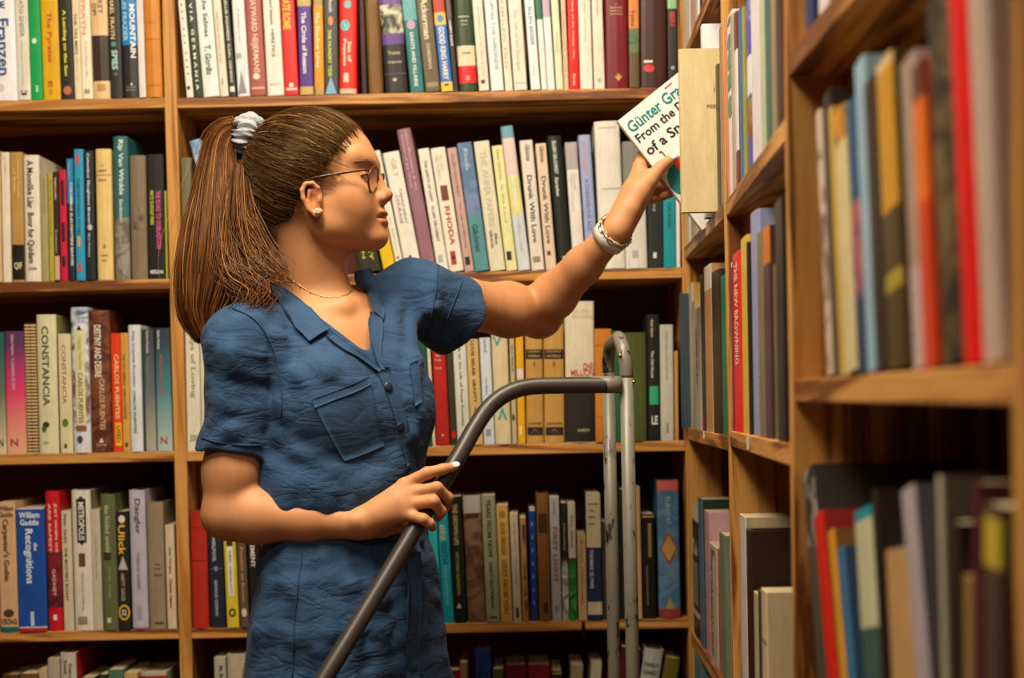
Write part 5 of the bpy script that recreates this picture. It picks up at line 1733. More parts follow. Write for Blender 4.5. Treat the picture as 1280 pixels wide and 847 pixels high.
# ---- eyes, brows, nails
M_EYE = mat_plain('eye_white', '#d8cfc4', 0.15)
M_IRIS = mat_plain('iris_brown', '#2c1a10', 0.1)
M_LASH = mat_plain('lash', '#1e120a', 0.7)
M_BROW = mat_plain('brow_hair', '#8a6040', 0.8)
for s in (-1, 1):
    ec = hp(.0728, s * .0325, .0425)
    e = child('eyeball', *ellipsoid(ec, np.array([.0122] * 3) * HS, HB, 18, 12), M_EYE)
    child('iris', *ellipsoid(ec + HF * .0078, np.array([.0048, .0058, .0058]) * HS, HB), M_IRIS, parent=e)
    lash = [hp(*q_) for q_ in ((.0838, s * .0225, .0415), (.0868, s * .0275, .0440), (.0872, s * .0335, .0447), (.0845, s * .0395, .0440), (.0800, s * .0445, .0418), (.0775, s * .0480, .0408))]
    lo = tube('eyelashes', [q_ - PO for q_ in spline(lash, 24)], [.0005 + .0008 * math.sin(math.pi * k / 24) for k in range(24)], M_LASH, person, 6)
    # brow: many short hairs lying along the ridge
    Vb, Fb = [], []
    for k in range(60):
        u = random.random()
        x = .0895 - .020 * u ** 1.6
        y = s * (.014 + .034 * u)
        z = .0615 + .0050 * math.sin(min(u * 1.4, 1) * 1.5) - .004 * max(0, u - .7) * 3 + random.uniform(-.0022, .0022) * (1 - .6 * u)
        a = hp(x, y, z)
        b_ = hp(x - .006, y + s * .0055, z + .0022 * (1 - 2.2 * u))
        # press both ends onto the skin
        for it in range(3):
            n_ = body.normal(np.array([a, b_]))
            dd = body(np.array([a, b_]))
            a, b_ = np.array([a, b_]) - n_ * (dd[:, None] - .0005)
        n_ = body.normal(np.array([a]))[0]
        w = np.cross(n_, unit(b_ - a)) * .00034
        i0 = len(Vb)
        Vb += [a - w, a + w, b_, (a + b_) / 2 + n_ * .0008]
        Fb += [(i0, i0 + 1, i0 + 3), (i0 + 1, i0 + 2, i0 + 3), (i0 + 2, i0, i0 + 3)]
    child('eyebrow', Vb, Fb, M_BROW, False)
M_NAIL = mat_plain('nail_polish', '#eae0da', 0.2, 0, 0.6)
for a, b_, r, nm, right in NAILS:
    ax = unit(b_ - a)
    if right and nm != 'index':
        continue
    if not right and nm != 'thumb':
        continue
    vd = unit(CAM - b_)
    nn = unit(vd + U3 * (.55 if right else .35)); nn = unit(nn - ax * np.dot(nn, ax))
    sd = np.cross(nn, ax)
    c = b_ + nn * r * .80 + ax * r * .15
    child('fingernail', *ellipsoid(c, np.array([r * 1.02, r * .78, r * .32]), np.array([ax, sd, nn])), M_NAIL)
# ------------------------------------------------------------------ the romper
gar = Field()
SEC = [  # photo row, centre column, half width in pixels, depth of the section's middle, side-to-front ratio
    (392, 420, 58, 2.145, 1.75), (410, 422, 78, 2.14, 1.65), (440, 427, 92, 2.135, 1.55), (480, 431, 96, 2.132, 1.45),
    (525, 433, 96, 2.13, 1.4), (570, 428, 101, 2.13, 1.4), (610, 425, 104, 2.13, 1.4), (640, 429, 106, 2.13, 1.4),
    (658, 433, 101, 2.13, 1.4), (672, 435, 99, 2.13, 1.4), (700, 435, 106, 2.13, 1.4), (740, 435, 112, 2.13, 1.4),
    (790, 436, 118, 2.13, 1.4), (847, 437, 125, 2.13, 1.4), (920, 438, 131, 2.13, 1.4)]
zz, cxs, cys, aa, bb_ = [], [], [], [], []
for py, cx_, hw, d_, rt_ in SEC:
    p = P(cx_, py, d_)
    w_ = hw / F_PX * d_
    b_ = w_ / math.hypot(.75 * rt_, .66)
    zz.append(p[2]); cxs.append(p[0]); cys.append(p[1]); aa.append(b_ * rt_); bb_.append(b_)
zz, cxs, cys, aa, bb_ = [np.array(v[::-1], float) for v in (zz, cxs, cys, aa, bb_)]


def torso(p):
    z = p[..., 2]
    cx_, cy_ = np.interp(z, zz, cxs), np.interp(z, zz, cys)
    a, b = np.interp(z, zz, aa), np.interp(z, zz, bb_)
    x, y = p[..., 0] - cx_, p[..., 1] - cy_
    l = x * TL[0] + y * TL[1]
    f = x * TF[0] + y * TF[1]
    q_ = np.sqrt((l / a) ** 2 + (f / b) ** 2)
    d = (q_ - 1) * np.minimum(a, b) * .95
    e = np.maximum(z - zz[-1], zz[0] - z)
    return np.where(e > 0, np.sqrt(np.maximum(d, 0) ** 2 + e ** 2) + np.minimum(d, 0) * 0, np.maximum(d, e))


# sleeves first, each cut off at its hem and hollowed, then the body of the garment
for S_, H_, rs, re, ro in ((SR, HEMR, .0465, .0440, .0062), (SL, HEML, .052, .0600, .0055)):
    ax = unit(H_ - S_)
    gar.chain([S_, H_, H_ + ax * .05], [rs, re, re + .001], .02)
    gar.cap(H_ - ax * .022, H_ + ax * .05, re + .0016, re + .0026, .004)
for S_, H_, rs, re, ro in ((SR, HEMR, .0465, .0440, .0050), (SL, HEML, .052, .0600, .0050)):
    ax = unit(H_ - S_)
    gar.cap(H_ - ax * .015, H_ + ax * .12, re - ro, re - ro + .004, .002, 's')

    def hem(p, H_=H_, ax=ax):
        return ((p - H_.astype(f32)) @ (-ax).astype(f32))
    gar.add('s', hem, H_ + ax * .07, .085, .002)
gar.add('u', torso, (cxs.mean(), 2.13, (zz[0] + zz[-1]) / 2), .45, .02)
for l_, z_, r_ in ((-.062, 512, .054), (.056, 505, .050)):
    c = P(434, z_, 2.13) + TL * l_ + TF * .046
    gar.ell(c, (r_, .046, r_ * 1.05), TB, .05)
gar.cap(NB + U3 * -.052 - TF * .012, SR + np.array([0, 0, .002]), .042, .045, .04)
gar.cap(NB + U3 * -.048 - TF * .012, SL + np.array([0, 0, .004]), .044, .050, .04)
# shorts
for s in (-1, 1):
    hj = HIP + TL * s * .075 - U3 * .09
    gar.cap(hj, hj - U3 * .20 + TL * s * .012 + TF * .01, .080, .095, .03)
base_gar = Field()
base_gar.ops = list(gar.ops)


def fold(pxs, r, lift, k=.012):
    """a ridge of cloth laid along a line seen in the photo"""
    h = cast(base_gar, pxs)
    n_ = base_gar.normal(h)
    r = r * 1.5
    pts = h + n_ * (lift * 1.7 - r)
    pts[0] -= n_[0] * lift
    pts[-1] -= n_[-1] * lift
    rad = [r * .8] + [r] * (len(pts) - 2) + [r * .8]
    gar.chain(list(pts), rad, max(k, .014))


fold([(330, 590), (365, 602), (410, 612), (455, 612), (490, 606)], .022, .006, .02)
fold([(345, 540), (372, 566), (410, 588), (452, 598)], .009, .0035)
fold([(520, 560), (500, 585), (470, 600)], .008, .003)
fold([(525, 515), (512, 545), (496, 575)], .007, .003)
fold([(400, 452), (372, 470), (352, 500)], .008, .003)
fold([(440, 450), (410, 462), (385, 478)], .007, .0025)
fold([(352, 385), (346, 420), (352, 470), (358, 520)], .008, .004)
fold([(500, 350), (512, 400), (518, 450), (516, 500)], .009, .004)
fold([(482, 345), (492, 380), (498, 420)], .008, .003)
fold([(545, 350), (540, 385), (534, 425)], .007, .003)
for y in (430, 452, 476, 500, 524):
    fold([(264, y), (290, y + random.uniform(6, 16)), (325, y + random.uniform(4, 22))], .006, random.uniform(.0022, .0036))
fold([(300, 400), (285, 440), (275, 500), (268, 550)], .006, .0025)
for x0, x1, x2 in ((342, 338, 330), (360, 358, 350), (382, 383, 378), (404, 408, 410), (428, 436, 442), (455, 465, 475), (486, 496, 506), (512, 521, 528)):
    fold([(x0, 682), (x1, 730), (x2, 790), (x2 - 3, 846)], .0075, random.uniform(.003, .0045))
for (a, b_) in (((505, 735), (440, 768)), ((548, 748), (468, 785)), ((552, 790), (462, 815)), ((556, 822), (470, 842)), ((352, 735), (395, 752)), ((345, 790), (400, 812))):
    m_ = ((a[0] + b_[0]) / 2, (a[1] + b_[1]) / 2 - 4)
    fold([a, m_, b_], .008, .0032)
for x in (340, 362, 386, 410, 436, 460, 486, 508):
    fold([(x, 652), (x + random.uniform(-6, 3), 632), (x + random.uniform(-12, 4), 612)], .007, .0035)


def crumple(p):
    x, y, z = p[..., 0], p[..., 1], p[..., 2]
    w = np.sin(31 * x + 17 * z + 2.1 * np.sin(23 * z - 11 * y)) * np.sin(27 * z + 19 * y + 1.7 * np.sin(29 * x))
    w2 = np.sin(75 * x - 62 * z + 2.4 * np.sin(37 * z + 21 * y)) * np.sin(58 * y + 44 * z + 1.9 * np.sin(41 * x))
    return (-.0026 * w - .0012 * w2).astype(f32)


gar.add('d', crumple, (-.25, 2.13, 1.1), 1.5, .001)
_v = cast(base_gar, [(466, 447), (350, 358), (452, 345), (420, 400)])
APEX, T0 = _v[0], _v[3]
pl = []
for q_ in (_v[1], _v[2]):
    n_ = unit(np.cross(q_ - APEX, unit(APEX - CAM)))
    if np.dot(T0 - APEX, n_) > 0:
        n_ = -n_
    pl.append(n_.astype(f32))


def vneck(p):
    d = smax((p - APEX.astype(f32)) @ pl[0], (p - APEX.astype(f32)) @ pl[1], .02)
    return np.maximum(d, -((p - NB.astype(f32)) @ TF.astype(f32)) - .03)


gar.add('s', vneck, (APEX + NB) / 2, .2, .004)
gar.cap(NB + U3 * -.03, NB + U3 * .12, .056, .070, .006, 's')


def hemline(p):
    return (.52 - p[..., 2])


gar.add('I', hemline, (0, 0, 0), 9, .003)
V, Q = gar.polygonize(np.arange(-.50, .06, .0028), np.arange(1.88, 2.48, .0028), np.concatenate([np.arange(.50, .77, .008), np.arange(.77, 1.45, .0028)]))
V = smooth_mesh(V, Q, 1, .35)


def mat_linen(name, col, wr=1.0):
    t = NT(name)
    tc = t.n('ShaderNodeTexCoord')
    n1 = t.n('ShaderNodeTexNoise', i_Scale=14.0, i_Detail=6.0, i_Roughness=0.6)
    t.l(tc.outputs['Object'], n1.inputs['Vector'])
    c = srgb(col)
    n2 = t.n('ShaderNodeTexNoise', i_Scale=420.0, i_Detail=2.0)
    t.l(tc.outputs['Object'], n2.inputs['Vector'])
    mx = t.n('ShaderNodeMath', operation='MULTIPLY_ADD')
    mx.inputs[1].default_value = 0.5
    t.l(n2.outputs['Fac'], mx.inputs[0])
    t.l(n1.outputs['Fac'], mx.inputs[2])
    t.l(t.ramp(mx.outputs[0], [(0.5, tuple(v * .82 for v in c)), (1.0, tuple(min(1, v * 1.2) for v in c))]), t.b.inputs['Base Color'])
    t.b.inputs['Roughness'].default_value = 0.82
    t.b.inputs['Specular IOR Level'].default_value = 0.2
    t.b.inputs['Sheen Weight'].default_value = 0.04
    t.b.inputs['Sheen Roughness'].default_value = 0.5
    # crease relief: sharp little ridges, mostly running across the cloth
    mp = t.n('ShaderNodeMapping')
    mp.inputs['Rotation'].default_value = (0.3, 0.5, 0.2)
    mp.inputs['Scale'].default_value = (1.0, 1.0, 2.4)
    t.l(tc.outputs['Object'], mp.inputs['Vector'])
    n3 = t.n('ShaderNodeTexNoise', i_Scale=15.0, i_Detail=4.0, i_Roughness=0.5, i_Distortion=0.7)
    t.l(mp.outputs['Vector'], n3.inputs['Vector'])
    rd = t.n('ShaderNodeMath', operation='ABSOLUTE')
    sb = t.n('ShaderNodeMath', operation='SUBTRACT')
    sb.inputs[1].default_value = 0.5
    t.l(n3.outputs['Fac'], sb.inputs[0])
    t.l(sb.outputs[0], rd.inputs[0])
    pw = t.n('ShaderNodeMath', operation='POWER')
    pw.inputs[1].default_value = 0.6
    t.l(rd.outputs[0], pw.inputs[0])
    b1 = t.n('ShaderNodeBump', i_Strength=0.34 * wr, i_Distance=0.012)
    t.l(pw.outputs[0], b1.inputs['Height'])
    b2 = t.n('ShaderNodeBump', i_Strength=0.25, i_Distance=0.0006)
    t.l(n2.outputs['Fac'], b2.inputs['Height'])
    t.l(b1.outputs['Normal'], b2.inputs['Normal'])
    t.l(b2.outputs['Normal'], t.b.inputs['Normal'])
    return t.m


LIN = '#2b4666'
M_LIN = mat_linen('blue_linen', LIN)
romper = fastmesh('romper', V, Q, M_LIN, person, origin=PO)
print('romper', len(V))
both = Field()
both.ops = list(gar.ops)
_bodyeval = lambda p: smin(gar.blocks(p, p.mean(1), np.full(len(p), .0, f32) + .001), body.blocks(p, p.mean(1), np.full(len(p), .001, f32)) - .0015, .004)
both.ops = [('I', lambda p: _bodyeval(p), np.zeros(3, f32), 9.0, .0001)]


class Both(Field):
    def __call__(self, P_):
        return np.minimum(gar(P_), body(P_) - .002)


both = Both()


def patch(name, ea, eb, lift, mat, m=6, n=None, thick=.0016, parent=None, fld=None):
    """cloth piece between two edge lines given in photo pixels, lying on the figure with real thickness"""
    fld = fld or both
    n = n or 3 * len(ea)
    ea, eb = spline(ea, n), spline(eb, n)
    g = np.array([[ea[i] * (1 - j / m) + eb[i] * (j / m) for j in range(m + 1)] for i in range(n)]).reshape(-1, 2)
    h = cast(fld, g)
    n_ = fld.normal(h, .004)
    # keep the depth from jumping where a sight line slips past an edge
    h = h.reshape(n, m + 1, 3)
    for _ in range(3):
        k_ = h.copy()
        k_[1:-1] = (h[:-2] + 2 * h[1:-1] + h[2:]) / 4
        k_[:, 1:-1] = (k_[:, :-2] + 2 * k_[:, 1:-1] + k_[:, 2:]) / 4
        h = k_
    h = h.reshape(-1, 3)
    lf = np.asarray(lift)
    if lf.ndim:
        lf = np.tile(np.interp(np.linspace(0, 1, m + 1), np.linspace(0, 1, len(lf)), lf), n)[:, None]
    top = h + n_ * (lf + thick)
    bot = h + n_ * (lf - .001)
    N = len(top)
    Vv = np.concatenate([top, bot])
    Fc = []
    for i in range(n - 1):
        for j in range(m):
            a = i * (m + 1) + j
            q_ = (a, a + 1, a + m + 2, a + m + 1)
            Fc.append(q_)
            Fc.append(tuple(N + x for x in q_[::-1]))
    rim = [i * (m + 1) for i in range(n)] + [(n - 1) * (m + 1) + j for j in range(1, m + 1)] + [i * (m + 1) + m for i in range(n - 2, -1, -1)] + [j for j in range(m - 1, 0, -1)]
    for a, b_ in zip(rim, rim[1:] + rim[:1]):
        Fc.append((a, N + a, N + b_, b_))
    o = child(name, Vv, Fc, mat, True, parent or person)
    return o


Zc = lambda *pts: [(230 + x / 2.566, 310 + y / 2.566) for x, y in pts]
M_LIN2 = mat_linen('blue_linen_collar', LIN, .5)
# near collar: folds over from the neck, tip at the notch
patch('collar', Zc((318, 108), (360, 160), (410, 210), (468, 268)), Zc((262, 128), (318, 208), (360, 262), (404, 306)), (.006, .007, .0045), M_LIN2, 7)
patch('lapel', Zc((470, 270), (520, 312), (570, 345), (628, 392)), Zc((455, 285), (500, 325), (552, 352), (622, 400)), (.004, .003), M_LIN2, 4)
patch('collar', Zc((556, 88), (574, 130), (590, 180), (600, 212)), Zc((602, 74), (626, 130), (642, 190), (634, 236)), (.006, .004), M_LIN2, 6)
patch('lapel', Zc((592, 208), (597, 270), (606, 345), (628, 390)), Zc((632, 230), (630, 280), (626, 340), (640, 392)), (.003, .003), M_LIN2, 4)
# button placket
patch('placket', Zc((612, 384), (650, 470), (680, 560), (702, 650), (722, 740), (735, 830)), Zc((655, 384), (690, 470), (716, 560), (738, 650), (756, 740), (768, 830)), .0012, M_LIN2, 4, fld=gar)
patch('placket', [(508, 690), (509, 720), (509, 760), (508, 800), (506, 850)], [(524, 690), (526, 720), (526, 760), (524, 800), (522, 850)], .0012, M_LIN2, 4, fld=gar)
# breast pockets
pk = patch('pocket', Zc((412, 492), (470, 470), (530, 446), (588, 420)), Zc((512, 684), (552, 668), (596, 652), (640, 632)), .0012, M_LIN2, 10, fld=gar)
patch('pocket_hem', Zc((410, 488), (470, 466), (530, 442), (588, 416)), Zc((421, 512), (478, 490), (536, 466), (594, 440)), .0026, M_LIN2, 3, fld=gar, parent=pk)
patch('pocket', Zc((722, 376), (735, 368), (748, 362)), Zc((738, 506), (748, 500), (758, 494)), .0012, M_LIN2, 8, fld=gar)
# stitched seams: raised welts
M_THREAD = mat_linen('blue_thread', '#22405f', .2)


def welt(name, pxs, r=.0011, fld=None, parent=None):
    fld = fld or both
    h = cast(fld, spline(pxs, 6 * len(pxs)))
    n_ = fld.normal(h, .003)
    o = tube(name, [a - PO for a in (h + n_ * (r * .4 + .0006))], r, M_THREAD, parent or person, 6)
    return o


welt('seam', [(290, 385), (318, 400), (340, 432), (352, 480), (352, 520)])
welt('seam', [(334, 345), (300, 372), (286, 386)])
welt('seam', [(548, 332), (545, 360), (538, 400), (532, 428)])
welt('hem_stitch', [(252, 547), (270, 552), (300, 556), (328, 556)], .0009)
welt('hem_stitch', [(578, 350), (566, 380), (552, 415), (545, 432)], .0009)
welt('seam', [(378, 690), (372, 740), (368, 790), (366, 846)], .0010)
welt('stitch', Zc((430, 520), (470, 600), (520, 676), (575, 655), (632, 624)), .0008, gar)
welt('stitch', Zc((600, 440), (615, 520), (632, 600)), .0008, gar)
# buttons
M_BTN = mat_plain('button_navy', '#18243a', 0.35)
for bx, by in Zc((652, 446), (690, 572), (716, 702)) + [(524.5, 676)]:
    h = cast(gar, [(bx, by)])[0]
    n_ = gar.normal(np.array([h]), .004)[0]
    t1 = unit(np.cross(n_, U3))
    b1 = np.array([t1, np.cross(n_, t1), n_])
    bo_ = child('button', *ellipsoid(h + n_ * .0044, (.0066, .0066, .0018), b1, 18, 8), M_BTN)
    child('button_thread', *ellipsoid(h + n_ * .0061, (.0016, .0010, .0006), b1, 8, 5), M_THREAD, parent=bo_)
# shoes
M_SHOE = mat_plain('shoe_leather', '#3a2c22', 0.5)
for an in AN:
    a = an * np.array([1, 1, 0]) + U3 * .04
    sh = Field()
    sh.cap(a - TF * .03, a + TF * .14, .041, .036, .02)
    sh.cap(a + U3 * .03 - TF * .01, a + U3 * .005 + TF * .04, .042, .034, .02)

    def sole(p):
        return .004 - p[..., 2]
    sh.add('I', sole, (0, 0, 0), 9, .002)
    Vs, Qs = sh.polygonize(np.arange(a[0] - .12, a[0] + .22, .006), np.arange(a[1] - .24, a[1] + .12, .006), np.arange(-.02, .14, .006))
    fastmesh('shoe', Vs, Qs, M_SHOE, person, origin=PO)

# ------------------------------------------------------------------ hair
CC = np.array([-.010, 0, .055])
CR = np.array([.1005, .0835, .0925])
HLZ = np.array([-.09, -.05, -.028, -.001, .004, .013, .030, .053, .0715, .089, .111, .125])
HLX = np.array([-.038, -.031, -.025, -.018, .000, .012, .018, .031, .043, .055, .071, .08])


def capfn(p):
    q_ = ((p - HO.astype(f32)) @ HB.T.astype(f32)) / HS
    k0 = np.sqrt((((q_ - CC) / CR) ** 2).sum(-1))
    k1 = np.sqrt((((q_ - CC) / CR ** 2) ** 2).sum(-1)) + 1e-6
    d = k0 * (k0 - 1) / k1
    # nape: hair narrows towards the neck
    xh = np.interp(q_[..., 2], HLZ, HLX)
    return smax(d, (q_[..., 0] - xh) * .85, .008) * HS


hairf = Field()
hairf.add('u', capfn, hp(*CC), .13, .01)
Vh, Qh = hairf.polygonize(np.arange(HO[0] - .14, HO[0] + .11, .003), np.arange(HO[1] - .11, HO[1] + .11, .003), np.arange(HO[2] - .08, HO[2] + .17, .003))


def mat_hair(name):
    t = NT(name)
    at = t.n('ShaderNodeVertexColor', layer_name='Col')
    t.l(at.outputs['Color'], t.b.inputs['Base Color'])
    t.b.inputs['Roughness'].default_value = 0.34
    t.b.inputs['Specular IOR Level'].default_value = 0.45
    t.b.inputs['Specular Tint'].default_value = (1.0, .62, .32, 1)
    return t.m


M_HAIR = mat_hair('brown_hair')
hair_base = np.array(srgb('#3a2312'), f32)
fastmesh('hair_mass', Vh, Qh, M_HAIR, person, np.tile(hair_base, (len(Vh), 1)), origin=PO)
TIE = np.array([-.100, 0.004, .100])
SV, SF, SCOL = [], [], []
PAL = np.array([srgb(c) for c in ('#4a2812', '#5e3618', '#74441e', '#8a5424', '#3a1f0e', '#a06a30')])
PW = np.array([.24, .26, .2, .12, .14, .04])


def strand(pts, r, colr, taper=.35):
    """thin three-sided lock"""
    pts = np.asarray(pts)
    n = len(pts)
    t = np.gradient(pts, axis=0)
    t /= np.linalg.norm(t, axis=1, keepdims=True) + 1e-9
    ref = np.array([.3, -.9, .2])
    u = np.cross(t, ref)
    u /= np.linalg.norm(u, axis=1, keepdims=True) + 1e-9
    w = np.cross(t, u)
    rr = r * np.interp(np.linspace(0, 1, n), [0, .08, .7, 1], [.6, 1, 1, taper])[:, None]
    i0 = sum(len(x) for x in SV)
    SV.append(np.concatenate([pts + (u * math.cos(a) + w * math.sin(a)) * rr for a in (0, 2.094, 4.188)]))
    k = np.arange(n - 1)
    for a, b_ in ((0, 1), (1, 2), (2, 0)):
        SF.append(np.stack([i0 + a * n + k, i0 + b_ * n + k, i0 + b_ * n + k + 1, i0 + a * n + k + 1], 1))
    SCOL.append(np.tile(colr, (3 * n, 1)))


strand.n = 0


def pick():
    return (PAL if pick.tail else PAL2)[RNG.choice(len(PAL), p=PW)] * RNG.uniform(.85, 1.15) * pick.k


pick.tail, pick.k = False, 1.0
PAL2 = np.array([srgb(c) for c in ('#432b17', '#543920', '#664a2a', '#7a5c36', '#332010', '#8e7046')])


def cap_y(x, z):
    v = 1 - ((x - CC[0]) / CR[0]) ** 2 - ((z - CC[2]) / CR[2]) ** 2
    return CR[1] * math.sqrt(v) if v > 0 else 0.0


def cap_strand(x, y, z, offv, wob, r):
    d0 = (np.array([x, y, z]) - CC) / CR
    d0 /= np.linalg.norm(d0)
    d1 = (TIE - CC) / CR
    d1 /= np.linalg.norm(d1)
    ts = np.linspace(0, 1, 16)
    out = []
    sag = np.array([0, 0, -1.0]) * wob[0] + np.array([1.0, 0, 0]) * wob[1]
    for t in ts:
        q_ = d0 * (1 - t) + d1 * t + sag * math.sin(math.pi * t)
        q_ /= np.linalg.norm(q_)
        o_ = offv * math.sin(math.pi * min(1, t * 1.15 + .12)) + .004 + .004 * wob[2] * math.sin(7 * t + wob[3])
        out.append(hp(*(CC + q_ * CR * (1 + o_))))
    strand(out, r, pick(), .8)


# front and side hairline, both sides
for k in range(2300):
    s = -1 if RNG.random() < .62 else 1
    u = RNG.random()
    if u < .62:            # along the hairline, swept back from the face
        z = RNG.uniform(.006, .124)
        x = np.interp(z, HLZ, HLX) - abs(RNG.normal(0, .006))
    elif u < .85:          # nape and behind the ear, drawn up
        z = RNG.uniform(-.055, .02)
        x = np.interp(z, HLZ, HLX) - abs(RNG.normal(0, .012)) - .004
    else:                  # over the crown
        z = RNG.uniform(.06, .14)
        x = RNG.uniform(-.06, .05)
    y = cap_y(x, z)
    if y == 0:
        x = x * .9
        y = cap_y(x, z * .98)
    if u > .85:
        y *= RNG.uniform(.1, 1)
    elif z > .10:
        y *= RNG.uniform(.0, 1.0)
    off_ = RNG.uniform(-.004, .03) if z > .03 else RNG.uniform(-.002, .014)
    pick.k = .62 + .75 * abs(math.sin(37 * z + 61 * s * y + 1.3 * math.sin(90 * z))) ** 1.5
    cap_strand(x, s * y, z, off_, (RNG.normal(.05, .07), RNG.normal(0, .06), RNG.normal(0, 2.2), RNG.uniform(0, 6)), RNG.uniform(.0005, .0011))
# fine flyaways on the forehead and temple
for k in range(260):
    z = RNG.uniform(.008, .122)
    x = np.interp(z, HLZ, HLX) + RNG.uniform(-.002, .009)
    cap_strand(x, -cap_y(min(x, .08), z) * RNG.uniform(.5, 1), z, RNG.uniform(.02, .07), (RNG.normal(0, .07), RNG.normal(0, .07), RNG.normal(0, 2), RNG.uniform(0, 6)), .00026)
nv = sum(len(x) for x in SV)
Vc, Fc, Cc = np.concatenate(SV), np.concatenate(SF), np.concatenate(SCOL)
sh_ = fastmesh('swept_back_hair', Vc, Fc, M_HAIR, person, Cc, origin=PO)
SV.clear(); SF.clear(); SCOL.clear()
# ponytail: bundle of locks along a curved spine
TAIL = [(308, 172, 2.150, .014, .016), (292, 163, 2.150, .017, .018), (278, 178, 2.148, .024, .022), (272, 215, 2.138, .030, .027), (268, 262, 2.118, .038, .032),
        (263, 310, 2.097, .044, .036), (257, 355, 2.077, .043, .035), (252, 392, 2.062, .033, .029), (258, 424, 2.050, .015, .015)]
tc_ = np.array([P(*q_[:3]) for q_ in TAIL])
tr_ = np.array([q_[3:] for q_ in TAIL])
NT_ = 26
cl = spline(tc_, NT_)
rl = spline(tr_, NT_)
tailf = Field()
tailf.chain(list(cl[3:-2]), list(np.minimum(rl[3:-2, 0], rl[3:-2, 1]) * .50), .02)
Vt, Qt = tailf.polygonize(np.arange(-.52, -.33, .004), np.arange(1.99, 2.21, .004), np.arange(1.25, 1.64, .004))
fastmesh('ponytail_core', Vt, Qt, M_HAIR, person, np.tile(hair_base, (len(Vt), 1)), origin=PO)
pick.tail = True
tt = np.gradient(cl, axis=0)
tt /= np.linalg.norm(tt, axis=1, keepdims=True)
e1 = np.cross(tt, np.array([0, 1.0, 0]))
e1 /= np.linalg.norm(e1, axis=1, keepdims=True)
e1 *= np.where(e1[:, :1] > 0, 1, -1)
e2 = np.cross(tt, e1)
for k in range(3200):
    a = RNG.uniform(0, 2 * math.pi)
    rr = math.sqrt(RNG.uniform(.12, 1.0))
    ph, am = RNG.uniform(0, 6.28), RNG.normal(0, .10)
    pick.k = .42 + 1.0 * abs(math.sin(4.5 * a + 5 * rr + 1.2 * math.sin(9 * a))) ** 1.6
    wv = RNG.normal(0, .22)
    end = RNG.uniform(.72, 1.0) if RNG.random() < .5 else 1.0
    sN = np.linspace(0, 1, NT_)
    aa_ = a + wv * sN
    cu = (np.cos(aa_) * rr + am * np.sin(5 * sN + ph) * sN)
    cv = (np.sin(aa_) * rr + am * np.cos(4 * sN + ph) * sN)
    pts = cl + e1 * (cu * rl[:, 0])[:, None] + e2 * (cv * rl[:, 1])[:, None]
    n_ = max(8, int(NT_ * end))
    pts = pts[:n_]
    strand(pts, RNG.uniform(.0005, .0012), pick(), .25)
pick.k = 1.0
for k in range(90):                      # stray hairs standing off the bundle
    a, rr = RNG.uniform(0, 6.28), RNG.uniform(.95, 1.3)
    sN = np.linspace(0, 1, NT_)
    am, ph = RNG.normal(0, .25), RNG.uniform(0, 6.28)
    pts = cl + e1 * ((math.cos(a) * rr + am * np.sin(4 * sN + ph) * sN) * rl[:, 0])[:, None] + e2 * ((math.sin(a) * rr + am * np.cos(5 * sN + ph) * sN) * rl[:, 1])[:, None]
    strand(pts[:int(RNG.uniform(10, NT_))], .00025, pick(), .3)
pick.k = .8
# loose locks that curl forward to the collar
LOCK = [(300, 210, 2.12), (298, 262, 2.10), (304, 305, 2.085), (322, 335, 2.07), (342, 345, 2.06), (352, 352, 2.055)]
LOCK2 = [(298, 225, 2.12), (303, 270, 2.10), (316, 300, 2.09), (334, 322, 2.08), (352, 338, 2.07), (357, 352, 2.065)]
LOCK3 = [(290, 240, 2.11), (286, 300, 2.085), (296, 345, 2.06), (318, 362, 2.045), (312, 378, 2.03), (290, 400, 2.015)]
for LK, num, sp in ((LOCK, 220, .012), (LOCK2, 160, .009), (LOCK3, 260, .016)):
    c_ = spline([P(*q_) for q_ in LK], 18)
    for k in range(num):
        o_ = RNG.normal(0, 1, 3) * sp * np.array([1, .7, .8])
        w_ = np.interp(np.linspace(0, 1, 18), [0, .3, .8, 1], [.6, 1, .8, .4])[:, None]
        e_ = int(RNG.uniform(12, 18))
        strand((c_ + o_ * w_ + RNG.normal(0, .004, 3) * np.sin(np.linspace(0, 4, 18))[:, None])[:e_], RNG.uniform(.0004, .0009), pick(), .2)
fastmesh('ponytail', np.concatenate(SV), np.concatenate(SF), M_HAIR, person, np.concatenate(SCOL), origin=PO)
# ------------------------------------------------------------------ things she wears
# scrunchie: ruffled ring of grey cloth round the tie
ctr = P(309, 171, 2.15)
axn = unit(P(292, 168, 2.15) - P(326, 176, 2.15))
e1_ = unit(np.cross(axn, np.array([0, 1.0, 0])))
e2_ = np.cross(axn, e1_)
Vs, Fs = [], []
nu, nv_ = 96, 18
for i in range(nu):
    a = 2 * math.pi * i / nu
    rf = 1 + .16 * math.sin(13 * a) + .10 * math.sin(7 * a + 1) + .08 * math.sin(29 * a)
    for j in range(nv_):
        b_ = 2 * math.pi * j / nv_
        pl_ = 1 + .16 * math.sin(23 * a + 2 * math.sin(b_)) + .08 * math.sin(41 * a + 3 * b_)
        R0 = .0215 + .0115 * pl_ * rf * math.cos(b_)
        h_ = .0155 * pl_ * math.sin(b_) * (1 + .12 * math.sin(9 * a)) + .003 * math.sin(6 * a)
        Vs.append(ctr + (e1_ * math.cos(a) + e2_ * math.sin(a)) * R0 + axn * h_)
for i in range(nu):
    for j in range(nv_):
        k, l_ = (i + 1) % nu, (j + 1) % nv_
        Fs.append((i * nv_ + j, k * nv_ + j, k * nv_ + l_, i * nv_ + l_))
sc_o = empty('scrunchie', tuple(ctr))
